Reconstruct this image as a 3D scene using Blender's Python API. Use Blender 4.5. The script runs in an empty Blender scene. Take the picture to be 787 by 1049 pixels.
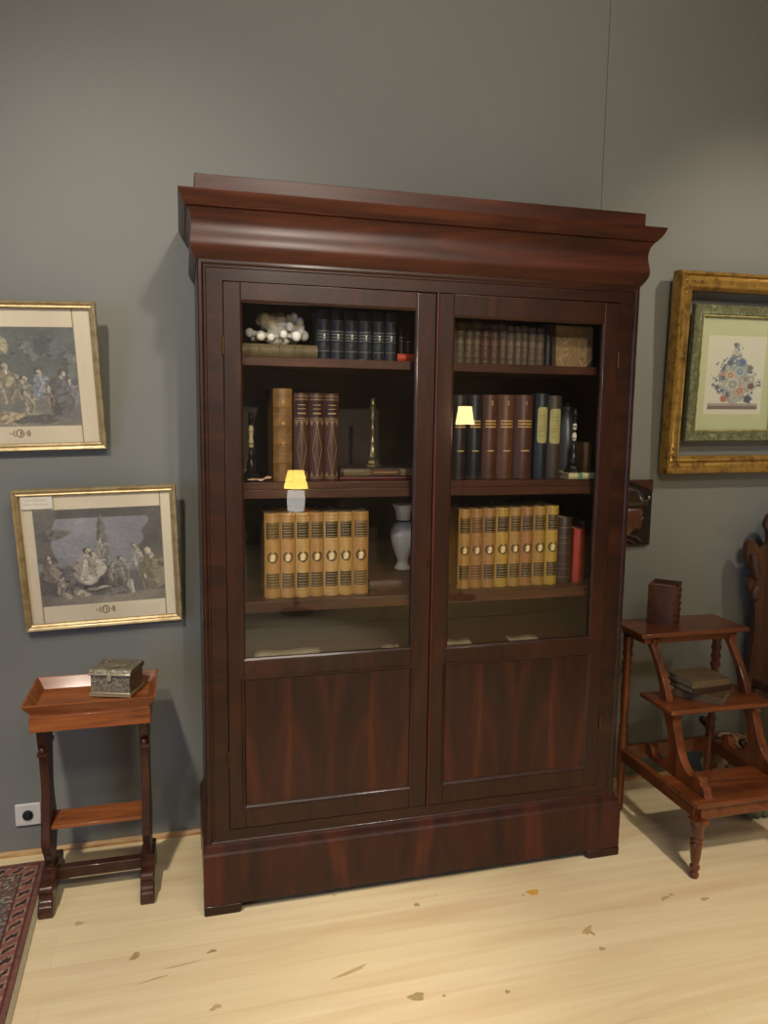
import bpy, bmesh, math, random
from mathutils import Vector, Matrix
from mathutils.noise import noise as mnoise
random.seed(7)
PI = math.pi
C = bpy.context.scene.collection
D = 0.443                      # wall plane behind the bookcase front

# ------------------------------------------------------------ colour + materials
def lin(c):
    if isinstance(c, str):
        c = [int(c[i:i+2], 16)/255 for i in (0, 2, 4)]
    return tuple(x/12.92 if x <= .04045 else ((x+.055)/1.055)**2.4 for x in c[:3]) + (1,)

class NT:
    def __init__(s, name):
        s.m = bpy.data.materials.new(name); s.m.use_nodes = True
        s.t = s.m.node_tree; s.t.nodes.clear()
        s.out = s.n('ShaderNodeOutputMaterial')
    def n(s, typ, **kw):
        nd = s.t.nodes.new(typ)
        for k, v in kw.items():
            if k[0] == '_': nd.inputs[k[1:].replace('_', ' ')].default_value = v
            else: setattr(nd, k, v)
        return nd
    def l(s, a, b): s.t.links.new(a, b)
    def ramp(s, fac, stops, interp='LINEAR'):
        r = s.n('ShaderNodeValToRGB'); r.color_ramp.interpolation = interp
        e = r.color_ramp.elements
        while len(e) < len(stops): e.new(.5)
        for i, (p, c) in enumerate(stops):
            e[i].position = p; e[i].color = lin(c) if isinstance(c, str) else (c, c, c, 1)
        s.l(fac, r.inputs[0]); return r.outputs[0]
    def coords(s, scale=(1, 1, 1), loc=(0, 0, 0), rot=(0, 0, 0)):
        tc = s.n('ShaderNodeTexCoord'); mp = s.n('ShaderNodeMapping')
        mp.inputs['Scale'].default_value = scale; mp.inputs['Location'].default_value = loc
        mp.inputs['Rotation'].default_value = rot
        s.l(tc.outputs['Object'], mp.inputs[0]); return mp.outputs[0]
    def noise(s, vec, scale=5, detail=3, rough=.5, dist=0):
        nz = s.n('ShaderNodeTexNoise'); nz.inputs['Scale'].default_value = scale
        nz.inputs['Detail'].default_value = detail; nz.inputs['Roughness'].default_value = rough
        nz.inputs['Distortion'].default_value = dist
        s.l(vec, nz.inputs['Vector']); return nz.outputs['Fac']
    def mix(s, f, a, b, mode='MIX'):
        m = s.n('ShaderNodeMix', data_type='RGBA', blend_type=mode)
        if isinstance(f, (int, float)): m.inputs[0].default_value = f
        else: s.l(f, m.inputs[0])
        for i, x in ((6, a), (7, b)):
            if isinstance(x, str): m.inputs[i].default_value = lin(x)
            elif isinstance(x, tuple): m.inputs[i].default_value = x
            else: s.l(x, m.inputs[i])
        return m.outputs[2]
    def math(s, op, a, b=None, c=None):
        m = s.n('ShaderNodeMath', operation=op)
        for i, x in enumerate((a, b, c)):
            if x is None: continue
            if isinstance(x, (int, float)): m.inputs[i].default_value = x
            else: s.l(x, m.inputs[i])
        return m.outputs[0]
    def bsdf(s, col, rough=.5, metal=0, coat=0, coat_rough=.1, bump=None, bstr=.3, bdist=.002, **kw):
        b = s.n('ShaderNodeBsdfPrincipled')
        if isinstance(col, str): b.inputs['Base Color'].default_value = lin(col)
        else: s.l(col, b.inputs['Base Color'])
        if isinstance(rough, (int, float)): b.inputs['Roughness'].default_value = rough
        else: s.l(rough, b.inputs['Roughness'])
        b.inputs['Metallic'].default_value = metal
        b.inputs['Coat Weight'].default_value = coat; b.inputs['Coat Roughness'].default_value = coat_rough
        for k, v in kw.items(): b.inputs[k.replace('_', ' ')].default_value = v
        if bump is not None:
            bp = s.n('ShaderNodeBump'); bp.inputs['Strength'].default_value = bstr; bp.inputs['Distance'].default_value = bdist
            s.l(bump, bp.inputs['Height']); s.l(bp.outputs[0], b.inputs['Normal'])
        s.l(b.outputs[0], s.out.inputs[0]); return s.m

MATS = {}
def M(f):
    def g(*a):
        k = (f.__name__,)+a
        if k not in MATS: MATS[k] = f(*a)
        return MATS[k]
    return g

@M
def plain(c, rough=.6, metal=0., coat=0., var=.12):
    t = NT('plain'); v = t.coords()
    n = t.noise(v, 30, 4)
    f = t.math('MULTIPLY_ADD', n, var*2, 1-var)
    h = t.n('ShaderNodeHueSaturation'); h.inputs['Color'].default_value = lin(c); t.l(f, h.inputs['Value'])
    return t.bsdf(h.outputs[0], rough, metal, coat)

@M
def wood(kind, axis='x', off=0.):
    # (dark, mid, light)
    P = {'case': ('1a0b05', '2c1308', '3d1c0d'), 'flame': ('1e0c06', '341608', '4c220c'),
         'cornice': ('2a140b', '451f11', '5c2e19'), 'stool': ('401e0d', '693618', '824824'),  # cornice tones are lightened to stand for its sheen
         'table': ('5a2f16', '844a24', '9a6036'), 'tabledark': ('28150d', '3e2216', '503022'),
         'chair': ('2e1c12', '4c3222', '654632'), 'inside': ('160c08', '24160f', '322016'), 'shelf': ('28140b', '402214', '54301e')}[kind]
    t = NT('mahogany_'+kind)
    sc = {'x': (1.2, 9, 9), 'z': (9, 9, 1.2), 'y': (9, 1.2, 9)}[axis]
    v = t.coords(sc, (off, off*.7, off*.3))
    big = t.noise(v, 1.3, 3, .6, 1.6)
    sc2 = {'x': (3, 60, 60), 'z': (60, 60, 3), 'y': (60, 3, 60)}[axis]
    fine = t.noise(t.coords(sc2), 4, 3, .6)
    f = t.math('ADD', t.math('MULTIPLY', big, .85), t.math('MULTIPLY', fine, .2))
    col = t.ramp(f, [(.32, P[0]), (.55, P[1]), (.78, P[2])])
    return t.bsdf(col, .45, 0, {'cornice': .22, 'stool': .6}.get(kind, .35), {'cornice': .26, 'stool': .09}.get(kind, .13), bump=fine, bstr=.10, bdist=.001, Specular_IOR_Level=.22)

@M
def flame(off=0.):
    # book-matched crotch veneer: feathered stripes that fan out from a centre line
    t = NT('flame_veneer'); tc = t.n('ShaderNodeTexCoord'); sp = t.n('ShaderNodeSeparateXYZ')
    t.l(tc.outputs['Object'], sp.inputs[0])
    x = t.math('ADD', sp.outputs[0], -off); ax = t.math('ABSOLUTE', x)
    z = sp.outputs[2]
    cb = t.n('ShaderNodeCombineXYZ')
    t.l(t.math('MULTIPLY', ax, 9.), cb.inputs[0])
    t.l(t.math('ADD', t.math('MULTIPLY', z, 1.6), t.math('MULTIPLY', ax, -1.8)), cb.inputs[2])
    big = t.noise(cb.outputs[0], 1.35, 3, .55, 1.2)
    fine = t.noise(t.coords((70, 70, 5)), 4, 2)
    f = t.math('ADD', t.math('MULTIPLY', big, .9), t.math('MULTIPLY', fine, .14))
    col = t.ramp(f, [(.34, '1e0b06'), (.52, '2e1109'), (.66, '40190d'), (.84, '50240f')])
    return t.bsdf(col, .45, 0, .35, .14, bump=fine, bstr=.1, bdist=.001, Specular_IOR_Level=.22)

def floor_mat():
    t = NT('pine_planks'); tc = t.n('ShaderNodeTexCoord')
    br = t.n('ShaderNodeTexBrick', offset=.37, squash=1.)
    br.inputs['Scale'].default_value = 1.; br.inputs['Brick Width'].default_value = 2.6
    br.inputs['Row Height'].default_value = .135; br.inputs['Mortar Size'].default_value = .0009
    br.inputs['Mortar Smooth'].default_value = .3; br.inputs['Bias'].default_value = 0
    br.inputs['Color1'].default_value = (0, 0, 0, 1); br.inputs['Color2'].default_value = (1, 1, 1, 1)
    br.inputs['Mortar'].default_value = (.5, .5, .5, 1)
    mp = t.n('ShaderNodeMapping'); mp.inputs['Location'].default_value = (.49, .02, 0)
    t.l(tc.outputs['Object'], mp.inputs[0]); t.l(mp.outputs[0], br.inputs['Vector'])
    grain = t.noise(t.coords((.55, 13, 1)), 2.2, 4, .55, .6)
    streak = t.noise(t.coords((.7, 5, 1), (3, 1, 0)), 1.6, 3, .5, .8)
    c = t.ramp(grain, [(.3, 'd6c298'), (.5, 'decba2'), (.7, 'e4d3ae')])
    c = t.mix(t.math('MULTIPLY', br.outputs['Color'], .22), c, 'c8a880')
    pk = t.ramp(streak, [(.52, 0.), (.75, .45)])
    c = t.mix(pk, c, 'c09a74')
    # small random knots
    vo = t.n('ShaderNodeTexVoronoi', feature='F1'); vo.inputs['Scale'].default_value = 3.1
    t.l(t.coords((1, 1.5, 1), (.3, .4, 0)), vo.inputs['Vector'])
    wob = t.noise(t.coords(), 40, 2)
    kd = t.math('ADD', vo.outputs['Distance'], t.math('MULTIPLY', wob, .03))
    kn = t.ramp(kd, [(.028, .75), (.05, 0.)])
    gate = t.n('ShaderNodeSeparateColor'); t.l(vo.outputs['Color'], gate.inputs[0])
    kn = t.math('MULTIPLY', kn, t.math('GREATER_THAN', gate.outputs[0], .55))
    c = t.mix(kn, c, '8a7450')
    gap = t.math('MULTIPLY', br.outputs['Fac'], .18)
    c = t.mix(gap, c, '6b4a28')
    return t.bsdf(c, .42, 0, .12, .3, bump=br.outputs['Fac'], bstr=-.3, bdist=.001)

def wall_mat():
    t = NT('grey_paint'); n = t.noise(t.coords(), 1.1, 3); f = t.noise(t.coords(), 160, 2)
    c = t.ramp(n, [(.3, '70716a'), (.7, '75766f')])
    return t.bsdf(c, .62, bump=f, bstr=.12, bdist=.001)

def vcol_mat(name, rough=.6, coat=0):
    t = NT(name); a = t.n('ShaderNodeVertexColor', layer_name='Col')
    f = t.noise(t.coords(), 220, 2)
    c = t.mix(.5, a.outputs[0], t.ramp(f, [(.3, .82), (.7, 1.)]), 'MULTIPLY')
    return t.bsdf(c, rough, 0, coat)

def glass_mat(ior=1.5, tint='fdfdfc', rough=.0):
    t = NT('window_glass'); tr = t.n('ShaderNodeBsdfTransparent'); tr.inputs[0].default_value = lin(tint)
    gl = t.n('ShaderNodeBsdfGlossy'); gl.inputs['Roughness'].default_value = rough
    fr = t.n('ShaderNodeFresnel'); ge = t.n('ShaderNodeNewGeometry')
    # the Fresnel node inverts the index on back faces: undo it, so a thin pane reflects alike from both sides
    t.l(t.math('MULTIPLY_ADD', ge.outputs['Backfacing'], 1/ior-ior, ior), fr.inputs['IOR'])
    mx = t.n('ShaderNodeMixShader'); t.l(fr.outputs[0], mx.inputs[0]); t.l(tr.outputs[0], mx.inputs[1]); t.l(gl.outputs[0], mx.inputs[2])
    t.l(mx.outputs[0], t.out.inputs[0]); return t.m

def emit_mat(c, s):
    t = NT('glow'); e = t.n('ShaderNodeEmission'); e.inputs[0].default_value = lin(c); e.inputs[1].default_value = s
    t.l(e.outputs[0], t.out.inputs[0]); return t.m

@M
def leather(c, rough=.5, spots='000000', amt=.35):
    t = NT('leather'); v = t.coords(); rough = max(rough, .5)
    n = t.noise(v, 22, 5, .65, .6); f = t.noise(v, 190, 2)
    col = t.mix(t.ramp(n, [(.4, 0.), (.7, amt)]), c, spots)
    return t.bsdf(col, rough, 0, .04, .3, bump=f, bstr=.15, bdist=.0006, Specular_IOR_Level=.28)

@M
def gilt(dark='5b4214', light='b98a34', rough=.36):
    t = NT('gilding'); v = t.coords(); n = t.noise(v, 26, 5, .7); f = t.noise(v, 9, 2)
    col = t.ramp(n, [(.3, dark), (.55, light)])
    return t.bsdf(col, rough, .5, .2, bump=n, bstr=.25, bdist=.002)

# ------------------------------------------------------------ mesh building
class MB:
    def __init__(s): s.v = []; s.f = []; s.mi = []; s.cur = 0
    def add(s, vs, fs):
        o = len(s.v); s.v += [tuple(v) for v in vs]
        for f in fs: s.f.append(tuple(i+o for i in f)); s.mi.append(s.cur)
        return s
    def box(s, x0, x1, y0, y1, z0, z1):
        return s.add([(x0,y0,z0),(x1,y0,z0),(x1,y1,z0),(x0,y1,z0),(x0,y0,z1),(x1,y0,z1),(x1,y1,z1),(x0,y1,z1)],
                     [(0,3,2,1),(4,5,6,7),(0,1,5,4),(1,2,6,5),(2,3,7,6),(3,0,4,7)])
    def prism(s, poly, axis, a, b):
        # poly: list of 2d points in the plane normal to axis ('x': (y,z), 'y': (x,z), 'z': (x,y))
        def P(q, t): return {'x': (t, q[0], q[1]), 'y': (q[0], t, q[1]), 'z': (q[0], q[1], t)}[axis]
        n = len(poly); vs = [P(q, a) for q in poly]+[P(q, b) for q in poly]
        fs = [tuple(range(n))[::-1], tuple(range(n, 2*n))]
        fs += [(i, (i+1) % n, n+(i+1) % n, n+i) for i in range(n)]
        return s.add(vs, fs)
    def lathe(s, prof, c=(0, 0, 0), seg=20, sq=None):
        # prof: (r, z)
        vs = []; fs = []
        for r, z in prof:
            for k in range(seg):
                a = 2*PI*k/seg; vs.append((c[0]+r*math.cos(a), c[1]+r*math.sin(a), c[2]+z))
        for i in range(len(prof)-1):
            for k in range(seg):
                fs.append((i*seg+k, i*seg+(k+1) % seg, (i+1)*seg+(k+1) % seg, (i+1)*seg+k))
        fs.append(tuple(range(seg))[::-1]); fs.append(tuple((len(prof)-1)*seg+k for k in range(seg)))
        return s.add(vs, fs)
    def tube(s, path, rad, seg=10):
        path = [Vector(p) for p in path]; n = len(path)
        if isinstance(rad, (int, float)): rad = [rad]*n
        vs = []; fs = []; ref = None
        for i, p in enumerate(path):
            t = (path[min(i+1, n-1)]-path[max(i-1, 0)]).normalized()
            if ref is None: ref = t.orthogonal().normalized()
            u = (ref-t*ref.dot(t)).normalized(); w = t.cross(u); ref = u
            for k in range(seg):
                a = 2*PI*k/seg; vs.append(p+(u*math.cos(a)+w*math.sin(a))*rad[i])
        for i in range(n-1):
            for k in range(seg):
                fs.append((i*seg+k, i*seg+(k+1) % seg, (i+1)*seg+(k+1) % seg, (i+1)*seg+k))
        fs.append(tuple(range(seg))[::-1]); fs.append(tuple((n-1)*seg+k for k in range(seg)))
        return s.add(vs, fs)
    def ball(s, c, r, sc=(1, 1, 1), seg=14, rings=9, rot=None):
        vs = []; fs = []
        for i in range(rings+1):
            th = PI*i/rings
            for k in range(seg):
                a = 2*PI*k/seg; p = Vector((r*sc[0]*math.sin(th)*math.cos(a), r*sc[1]*math.sin(th)*math.sin(a), r*sc[2]*math.cos(th)))
                if rot: p = rot @ p
                vs.append(p+Vector(c))
        for i in range(rings):
            for k in range(seg): fs.append((i*seg+k, (i+1)*seg+k, (i+1)*seg+(k+1) % seg, i*seg+(k+1) % seg))
        return s.add(vs, fs)
    def ring_frame(s, w, h, prof, x0=0, z0=0):
        # mitred picture frame lying in the x-z plane facing -y. prof: (inset from outer edge, y)
        vs = []; n = len(prof)
        for ins, y in prof:
            for (cx, cz) in ((x0+ins, z0+ins), (x0+w-ins, z0+ins), (x0+w-ins, z0+h-ins), (x0+ins, z0+h-ins)): vs.append((cx, y, cz))
        fs = []
        for i in range(n):
            j = (i+1) % n
            for k in range(4):
                k2 = (k+1) % 4; fs.append((i*4+k, i*4+k2, j*4+k2, j*4+k))
        return s.add(vs, fs)
    def build(s, name, mats, parent=None, loc=None, smooth=None, bevel=0, sub=0, seg=2):
        me = bpy.data.meshes.new(name); me.from_pydata([tuple(v) for v in s.v], [], s.f)
        if not isinstance(mats, (list, tuple)): mats = [mats]
        for m in mats: me.materials.append(m)
        me.polygons.foreach_set('material_index', s.mi)
        bm = bmesh.new(); bm.from_mesh(me); bmesh.ops.remove_doubles(bm, verts=bm.verts, dist=1e-6)
        bmesh.ops.recalc_face_normals(bm, faces=bm.faces); bm.to_mesh(me); bm.free()
        o = bpy.data.objects.new(name, me); C.objects.link(o)
        if parent: o.parent = parent
        if loc: o.location = loc
        if bevel:
            b = o.modifiers.new('bevel', 'BEVEL'); b.width = bevel; b.segments = seg; b.limit_method = 'ANGLE'; b.angle_limit = .6
            smooth = smooth or 40
        if sub:
            m = o.modifiers.new('sub', 'SUBSURF'); m.levels = sub; m.render_levels = sub; smooth = smooth or 180
        if smooth:
            for p in me.polygons: p.use_smooth = True
            if smooth < 180:
                me.set_sharp_from_angle(angle=math.radians(smooth)) if hasattr(me, 'set_sharp_from_angle') else None
        return o

def thing(name, label, cat, loc=(0, 0, 0), rot=(0, 0, 0), group=None):
    o = bpy.data.objects.new(name, None); C.objects.link(o); o.location = loc; o.rotation_euler = rot
    o.empty_display_size = .05
    return tag(o, label, cat, group)
def tag(o, label, cat, group=None):
    o['label'] = label; o['category'] = cat
    if group: o['group'] = group
    return o
def struct(o): o['kind'] = 'structure'; return o
def lab(o, label): o['label'] = label; return o
def bez(pts, n=8):
    # Catmull-Rom through 2d/3d points
    P = [Vector(p) for p in pts]; P = [2*P[0]-P[1]]+P+[2*P[-1]-P[-2]]; out = []
    for i in range(1, len(P)-2):
        for k in range(n):
            t = k/n; a, b, c, d = P[i-1:i+3]
            out.append(.5*((2*b)+(c-a)*t+(2*a-5*b+4*c-d)*t*t+(3*b-a-3*c+d)*t**3))
    out.append(P[-2]); return [tuple(q) for q in out]

def paint_grid(name, x0, x1, z0, z1, nx, nz, fn, mat, parent, plane='xz', y=0., thick=0.001):
    """A thin sheet whose printed or woven picture is stored as vertex colours."""
    vs = []; cols = []; fs = []
    for j in range(nz+1):
        for i in range(nx+1):
            u, v = i/nx, j/nz; x = x0+(x1-x0)*u; z = z0+(z1-z0)*v
            vs.append((x, y, z) if plane == 'xz' else (x, z, y)); cols.append(lin(tuple(max(0, min(1, c)) for c in fn(u, v))))
    for j in range(nz):
        for i in range(nx):
            a = j*(nx+1)+i; fs.append((a, a+1, a+nx+2, a+nx+1))
    me = bpy.data.meshes.new(name); me.from_pydata(vs, [], fs)
    ca = me.color_attributes.new('Col', 'FLOAT_COLOR', 'POINT')
    ca.data.foreach_set('color', [c for q in cols for c in q])
    me.materials.append(mat)
    o = bpy.data.objects.new(name, me); C.objects.link(o); o.parent = parent
    if thick:
        s = o.modifiers.new('thick', 'SOLIDIFY'); s.thickness = thick; s.offset = 0
    return o

# ------------------------------------------------------------ room shell
WALL = wall_mat(); PLASTER = plain('b9b2a2', .8)
RX0, RX1, RY0, CEI = -3.4, 5.2, -6.5, 3.35
def slab(name, b, mat): return struct(MB().box(*b).build(name, mat))
FL = slab('floor', (RX0, RX1, RY0, D+.1, -.06, 0), floor_mat())
slab('wall_back', (RX0, 1.409, D, D+.1, 0, CEI), WALL)
slab('wall_back_right', (1.4105, RX1, D-.0012, D+.1, 0, CEI), WALL)
slab('wall_right', (RX1, RX1+.1, RY0, D+.1, 0, CEI), WALL)
slab('wall_front', (RX0, RX1, RY0-.1, RY0, 0, CEI), plain('8d8577', .8))
slab('ceiling', (RX0-.1, RX1+.1, RY0-.1, D+.1, CEI, CEI+.1), plain('cfc9bb', .9))
# left wall with a window opening (z .35..2.5, y -4.9..-2.0)
WY0, WY1, WZ0, WZ1 = -4.6, -2.2, .35, 2.35
lw = MB(); lw.box(RX0-.1, RX0, RY0, WY0, 0, CEI); lw.box(RX0-.1, RX0, WY1, D+.1, 0, CEI)
lw.box(RX0-.1, RX0, WY0, WY1, 0, WZ0); lw.box(RX0-.1, RX0, WY0, WY1, WZ1, CEI)
struct(lw.build('wall_left', WALL))
wf = MB()
for a in range(5):
    yy = WY0+(WY1-WY0)*a/4; wf.box(RX0-.07, RX0-.02, yy-.025, yy+.025, WZ0, WZ1)
for zz in (WZ0+.025, (WZ0+WZ1)/2, WZ1-.025): wf.box(RX0-.07, RX0-.02, WY0, WY1, zz-.025, zz+.025)
struct(wf.build('window_1', plain('d8d4c8', .5)))
# thin pale strip along the foot of the wall
bb = MB(); bb.prism([(D, 0), (D-.012, 0), (D-.012, .010), (D-.004, .018), (D, .018)], 'x', RX0, RX1)
t_ = NT('raw_pine'); n_ = t_.noise(t_.coords((4, 30, 30)), 3, 3); struct(bb.build('baseboard_back', t_.bsdf(t_.ramp(n_, [(.3, '9a7448'), (.7, 'c29c68')]), .6)))
# hairline seam of the two wall panels
struct(MB().box(1.409, 1.4106, D+.004, D+.02, 0, CEI).build('trim_1', plain('62625c', .9)))

# knots and filled patches that show in front of the bookcase, set in the boards
def knot(x, y, rx, ry, c, rot=0, name='trim_2'):
    m = MB(); vs = [(x, y, .0004)]; n = 18
    for k in range(n):
        a = 2*PI*k/n; r = 1+.18*math.sin(3*a+x*40)+.1*math.sin(5*a)
        px, py = rx*r*math.cos(a), ry*r*math.sin(a)
        vs.append((x+px*math.cos(rot)-py*math.sin(rot), y+px*math.sin(rot)+py*math.cos(rot), .0003))
    m.add(vs, [(0, 1+k, 1+(k+1) % n) for k in range(n)])
    o = m.build(name, c); struct(o); o.parent = FL; o.name = 'knot'; return o
KD = plain('a08c60', .6, 0., 0., .3); KB = plain('ac9268', .6, 0., 0., .3); KO = plain('d09a3c', .6, 0., 0., .3); KL = plain('b89c6c', .6, 0., 0., .25)
for a in [(-.436, .023, .013, .009, KL), (-.27, -.16, .010, .016, KD, -.5), (-.264, -.15, .006, .010, KB, .6), (-.062, -.19, .014, .006, KD, .2), (-.145, -.225, .045, .0022, KB, .12),
          (-.215, -.262, .04, .0028, KL, .2), (.558, -.131, .009, .008, KD), (.936, -.159, .020, .014, KO), (.90, -.165, .005, .004, KB),
          (1.013, -.363, .010, .024, KL, -.9), (1.018, -.375, .005, .016, KB, .5), (1.013, -.444, .010, .007, KB), (.447, -.489, .022, .014, KD), (.684, -.53, .007, .006, KD),
          (.517, -.503, .005, .004, KD), (.30, -.36, .05, .006, KL, .3), (1.33, -.285, .020, .006, KB, .3), (1.36, -.275, .007, .005, KD), (1.449, -.319, .016, .007, KB, .1), (-.06, -.40, .016, .008, KL, .4)]:
    knot(*a)

# ------------------------------------------------------------ bookcase
GLASS = glass_mat()
bc = thing('bookcase', 'tall dark mahogany bookcase with two glazed doors and a heavy moulded cornice', 'bookcase')
X0, X1 = -.065, 1.305
W_case, W_z, W_in = wood('case', 'x'), wood('case', 'z', 3.), wood('inside', 'x')
YB = .43
# sides, back
for nm, a, b in (('side_panel', X0, X0+.03), ('side_panel', X1-.03, X1)):
    MB().box(a, b, .02, YB, .2, 1.92).build(nm, W_z, bc)
MB().box(X0+.03, X1-.03, YB-.02, YB, .2, 1.92).build('back_panel', W_in, bc)
MB().box(X0+.03, X1-.03, .02, YB-.02, 1.88, 1.92).build('top_panel', W_in, bc)
# face frame: flat frame plus raised outer bead
fr = MB(); fr.ring_frame(X1-X0, 1.918-.2, [(0, .02), (0, -.003), (.003, -.006), (.010, -.007), (.014, -.005), (.016, -.002), (.021, -.002), (.023, .001), (.0555, .001), (.0555, .022)], X0, .2)
for a in (X0+.05, X1-.066): fr.box(a, a+.0165, .0008, .022, .21, 1.87)
fr.box(X0+.06, X1-.06, .0, .02, .2, .247)
fr.build('face_frame', [W_case], bc, smooth=30)
# plinth
pl = MB(); pz = .2
prof = [(.0, .028), (-.035, .028), (-.035, .178), (-.033, .186), (-.026, .192), (-.026, .197), (-.012, .205), (-.008, .212), (0, .214)]
n = len(prof); vs = []
for (y, z) in prof:
    o = -y*.35
    vs += [(X0-o, YB, z), (X0-o, y, z), (X1+o, y, z), (X1+o, YB, z)]
fs = [(i*4+k, i*4+k+1, (i+1)*4+k+1, (i+1)*4+k) for i in range(n-1) for k in range(3)]
pl.add(vs, fs); pl.build('plinth', flame(.47), bc, smooth=30)
for x in (X0-.012, X1-.098):
    for y in (-.038, YB-.11):
        b = MB(); b.prism([(x, .0), (x+.104, .0), (x+.112, .012), (x+.112, .03), (x-.001, .03), (x-.001, .006)] if x < 0 else [(x, .0), (x+.11, .0), (x+.1115, .006), (x+.1115, .03), (x-.012, .03), (x-.010, .014)], 'y', y, y+.11)
        b.build('foot', W_case, bc, bevel=.003)
# cornice: mitred profile (out, z)
prof = [(0, 1.914), (.003, 1.915)]+[tuple(q) for q in bez([(.005, 1.919), (.010, 1.927), (.016, 1.939), (.0185, 1.952), (.0175, 1.968), (.0145, 1.988), (.0135, 2.006), (.015, 2.020), (.019, 2.034), (.027, 2.046)], 4)]
prof += [(.030, 2.0475), (.031, 2.051), (.034, 2.054), (.039, 2.061), (.044, 2.072), (.0475, 2.081), (.0475, 2.085), (0., 2.087)]
vs = []; n = len(prof)
for (o, z) in prof:
    oy = o*1.35
    vs += [(X0-o, YB, z), (X0-o, -oy, z), (X1+o, -oy, z), (X1+o, YB, z)]
co = MB(); co.add(vs, [(i*4+k, i*4+k+1, (i+1)*4+k+1, (i+1)*4+k) for i in range(n-1) for k in range(3)])
co.add([(X0, YB, 2.086), (X0, 0, 2.086), (X1, 0, 2.086), (X1, YB, 2.086)], [(0, 1, 2, 3)])
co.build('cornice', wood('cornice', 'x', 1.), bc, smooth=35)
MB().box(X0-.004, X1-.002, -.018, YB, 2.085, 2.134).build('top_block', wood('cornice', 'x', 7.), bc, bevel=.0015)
# shelves
W_sh = wood('shelf', 'x', 2.)
def shelf(zt, th, lip=0):
    m = MB(); m.box(X0+.03, X1-.03, .045, YB-.02, zt-th, zt)
    if lip: m.box(X0+.03, X1-.03, .038, .06, zt-th-lip, zt-th+.001)
    m.build('shelf', W_sh, bc, bevel=.002)
SZ = [1.662, 1.298, .937, .752]
shelf(SZ[0], .026); shelf(SZ[1], .022, .026); shelf(SZ[2], .034); shelf(SZ[3], .022)

def door(x0, x1, gx0, gx1, gz0, gz1, px0, px1, hinge, off):
    # door = thing part with its own sub-parts (pane, panel, mouldings)
    z0, z1 = .25, 1.859; y0, y1 = -.004, .020
    f = MB()
    f.box(x0, gx0, y0, y1, z0, z1); f.box(gx1, x1, y0, y1, z0, z1)                 # stiles
    f.box(gx0, gx1, y0, y1, gz1, z1); f.box(gx0, gx1, y0, y1, .715, gz0); f.box(gx0, gx1, y0, y1, z0, .318)
    o = f.build('door', W_z, bc, bevel=.0022)
    # rebate moulding round the glass
    g = MB(); g.ring_frame(gx1-gx0, gz1-gz0, [(-.001, y0+.001), (.0045, y0+.004), (.0055, y0+.012), (-.001, y0+.012)], gx0, gz0); g.build('glazing_bead', W_case, o, smooth=30)
    g = MB(); g.ring_frame(gx1-gx0, .397, [(-.010, y0+.0005), (-.007, y0-.003), (-.003, y0-.001), (.0, y0+.001), (.005, y0+.009), (-.010, y0+.009)], gx0, .318); g.build('panel_moulding', W_z, o, smooth=30)
    MB().box(gx0-.004, gx1+.004, .006, .009, gz0-.004, gz1+.004).build('glass_pane', GLASS, o)
    p = MB(); p.box(px0-.012, px1+.012, .003, .012, .31, .722); p.build('wood_panel', flame((px0+px1)/2), o)
    return o
d1 = door(.003, .6235, .050, .566, .775, 1.811, .062, .562, 'l', 0)
d2 = door(.6255, 1.237, .680, 1.186, .771, 1.797, .684, 1.180, 'r', 0)
m = MB(); m.tube([(.6285, -.006, .25), (.6285, -.006, 1.859)], .0052, 12); m.build('closing_bead', wood('cornice', 'z', 2.), d2, smooth=60)
m = MB(); m.box(.611, .619, -.0055, -.0035, 1.03, 1.055); m.ball((.615, -.006, 1.048), .0022); m.build('keyhole_plate', plain('3c2a18', .35, .8), d1)
for z in (.45, 1.66):
    for dd, x in ((d1, .0015), (d2, 1.2385)):
        MB().tube([(x, -.006, z), (x, -.006, z+.05)], .0032, 8).build('hinge', plain('5a4020', .35, .8), dd, smooth=60)

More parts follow.
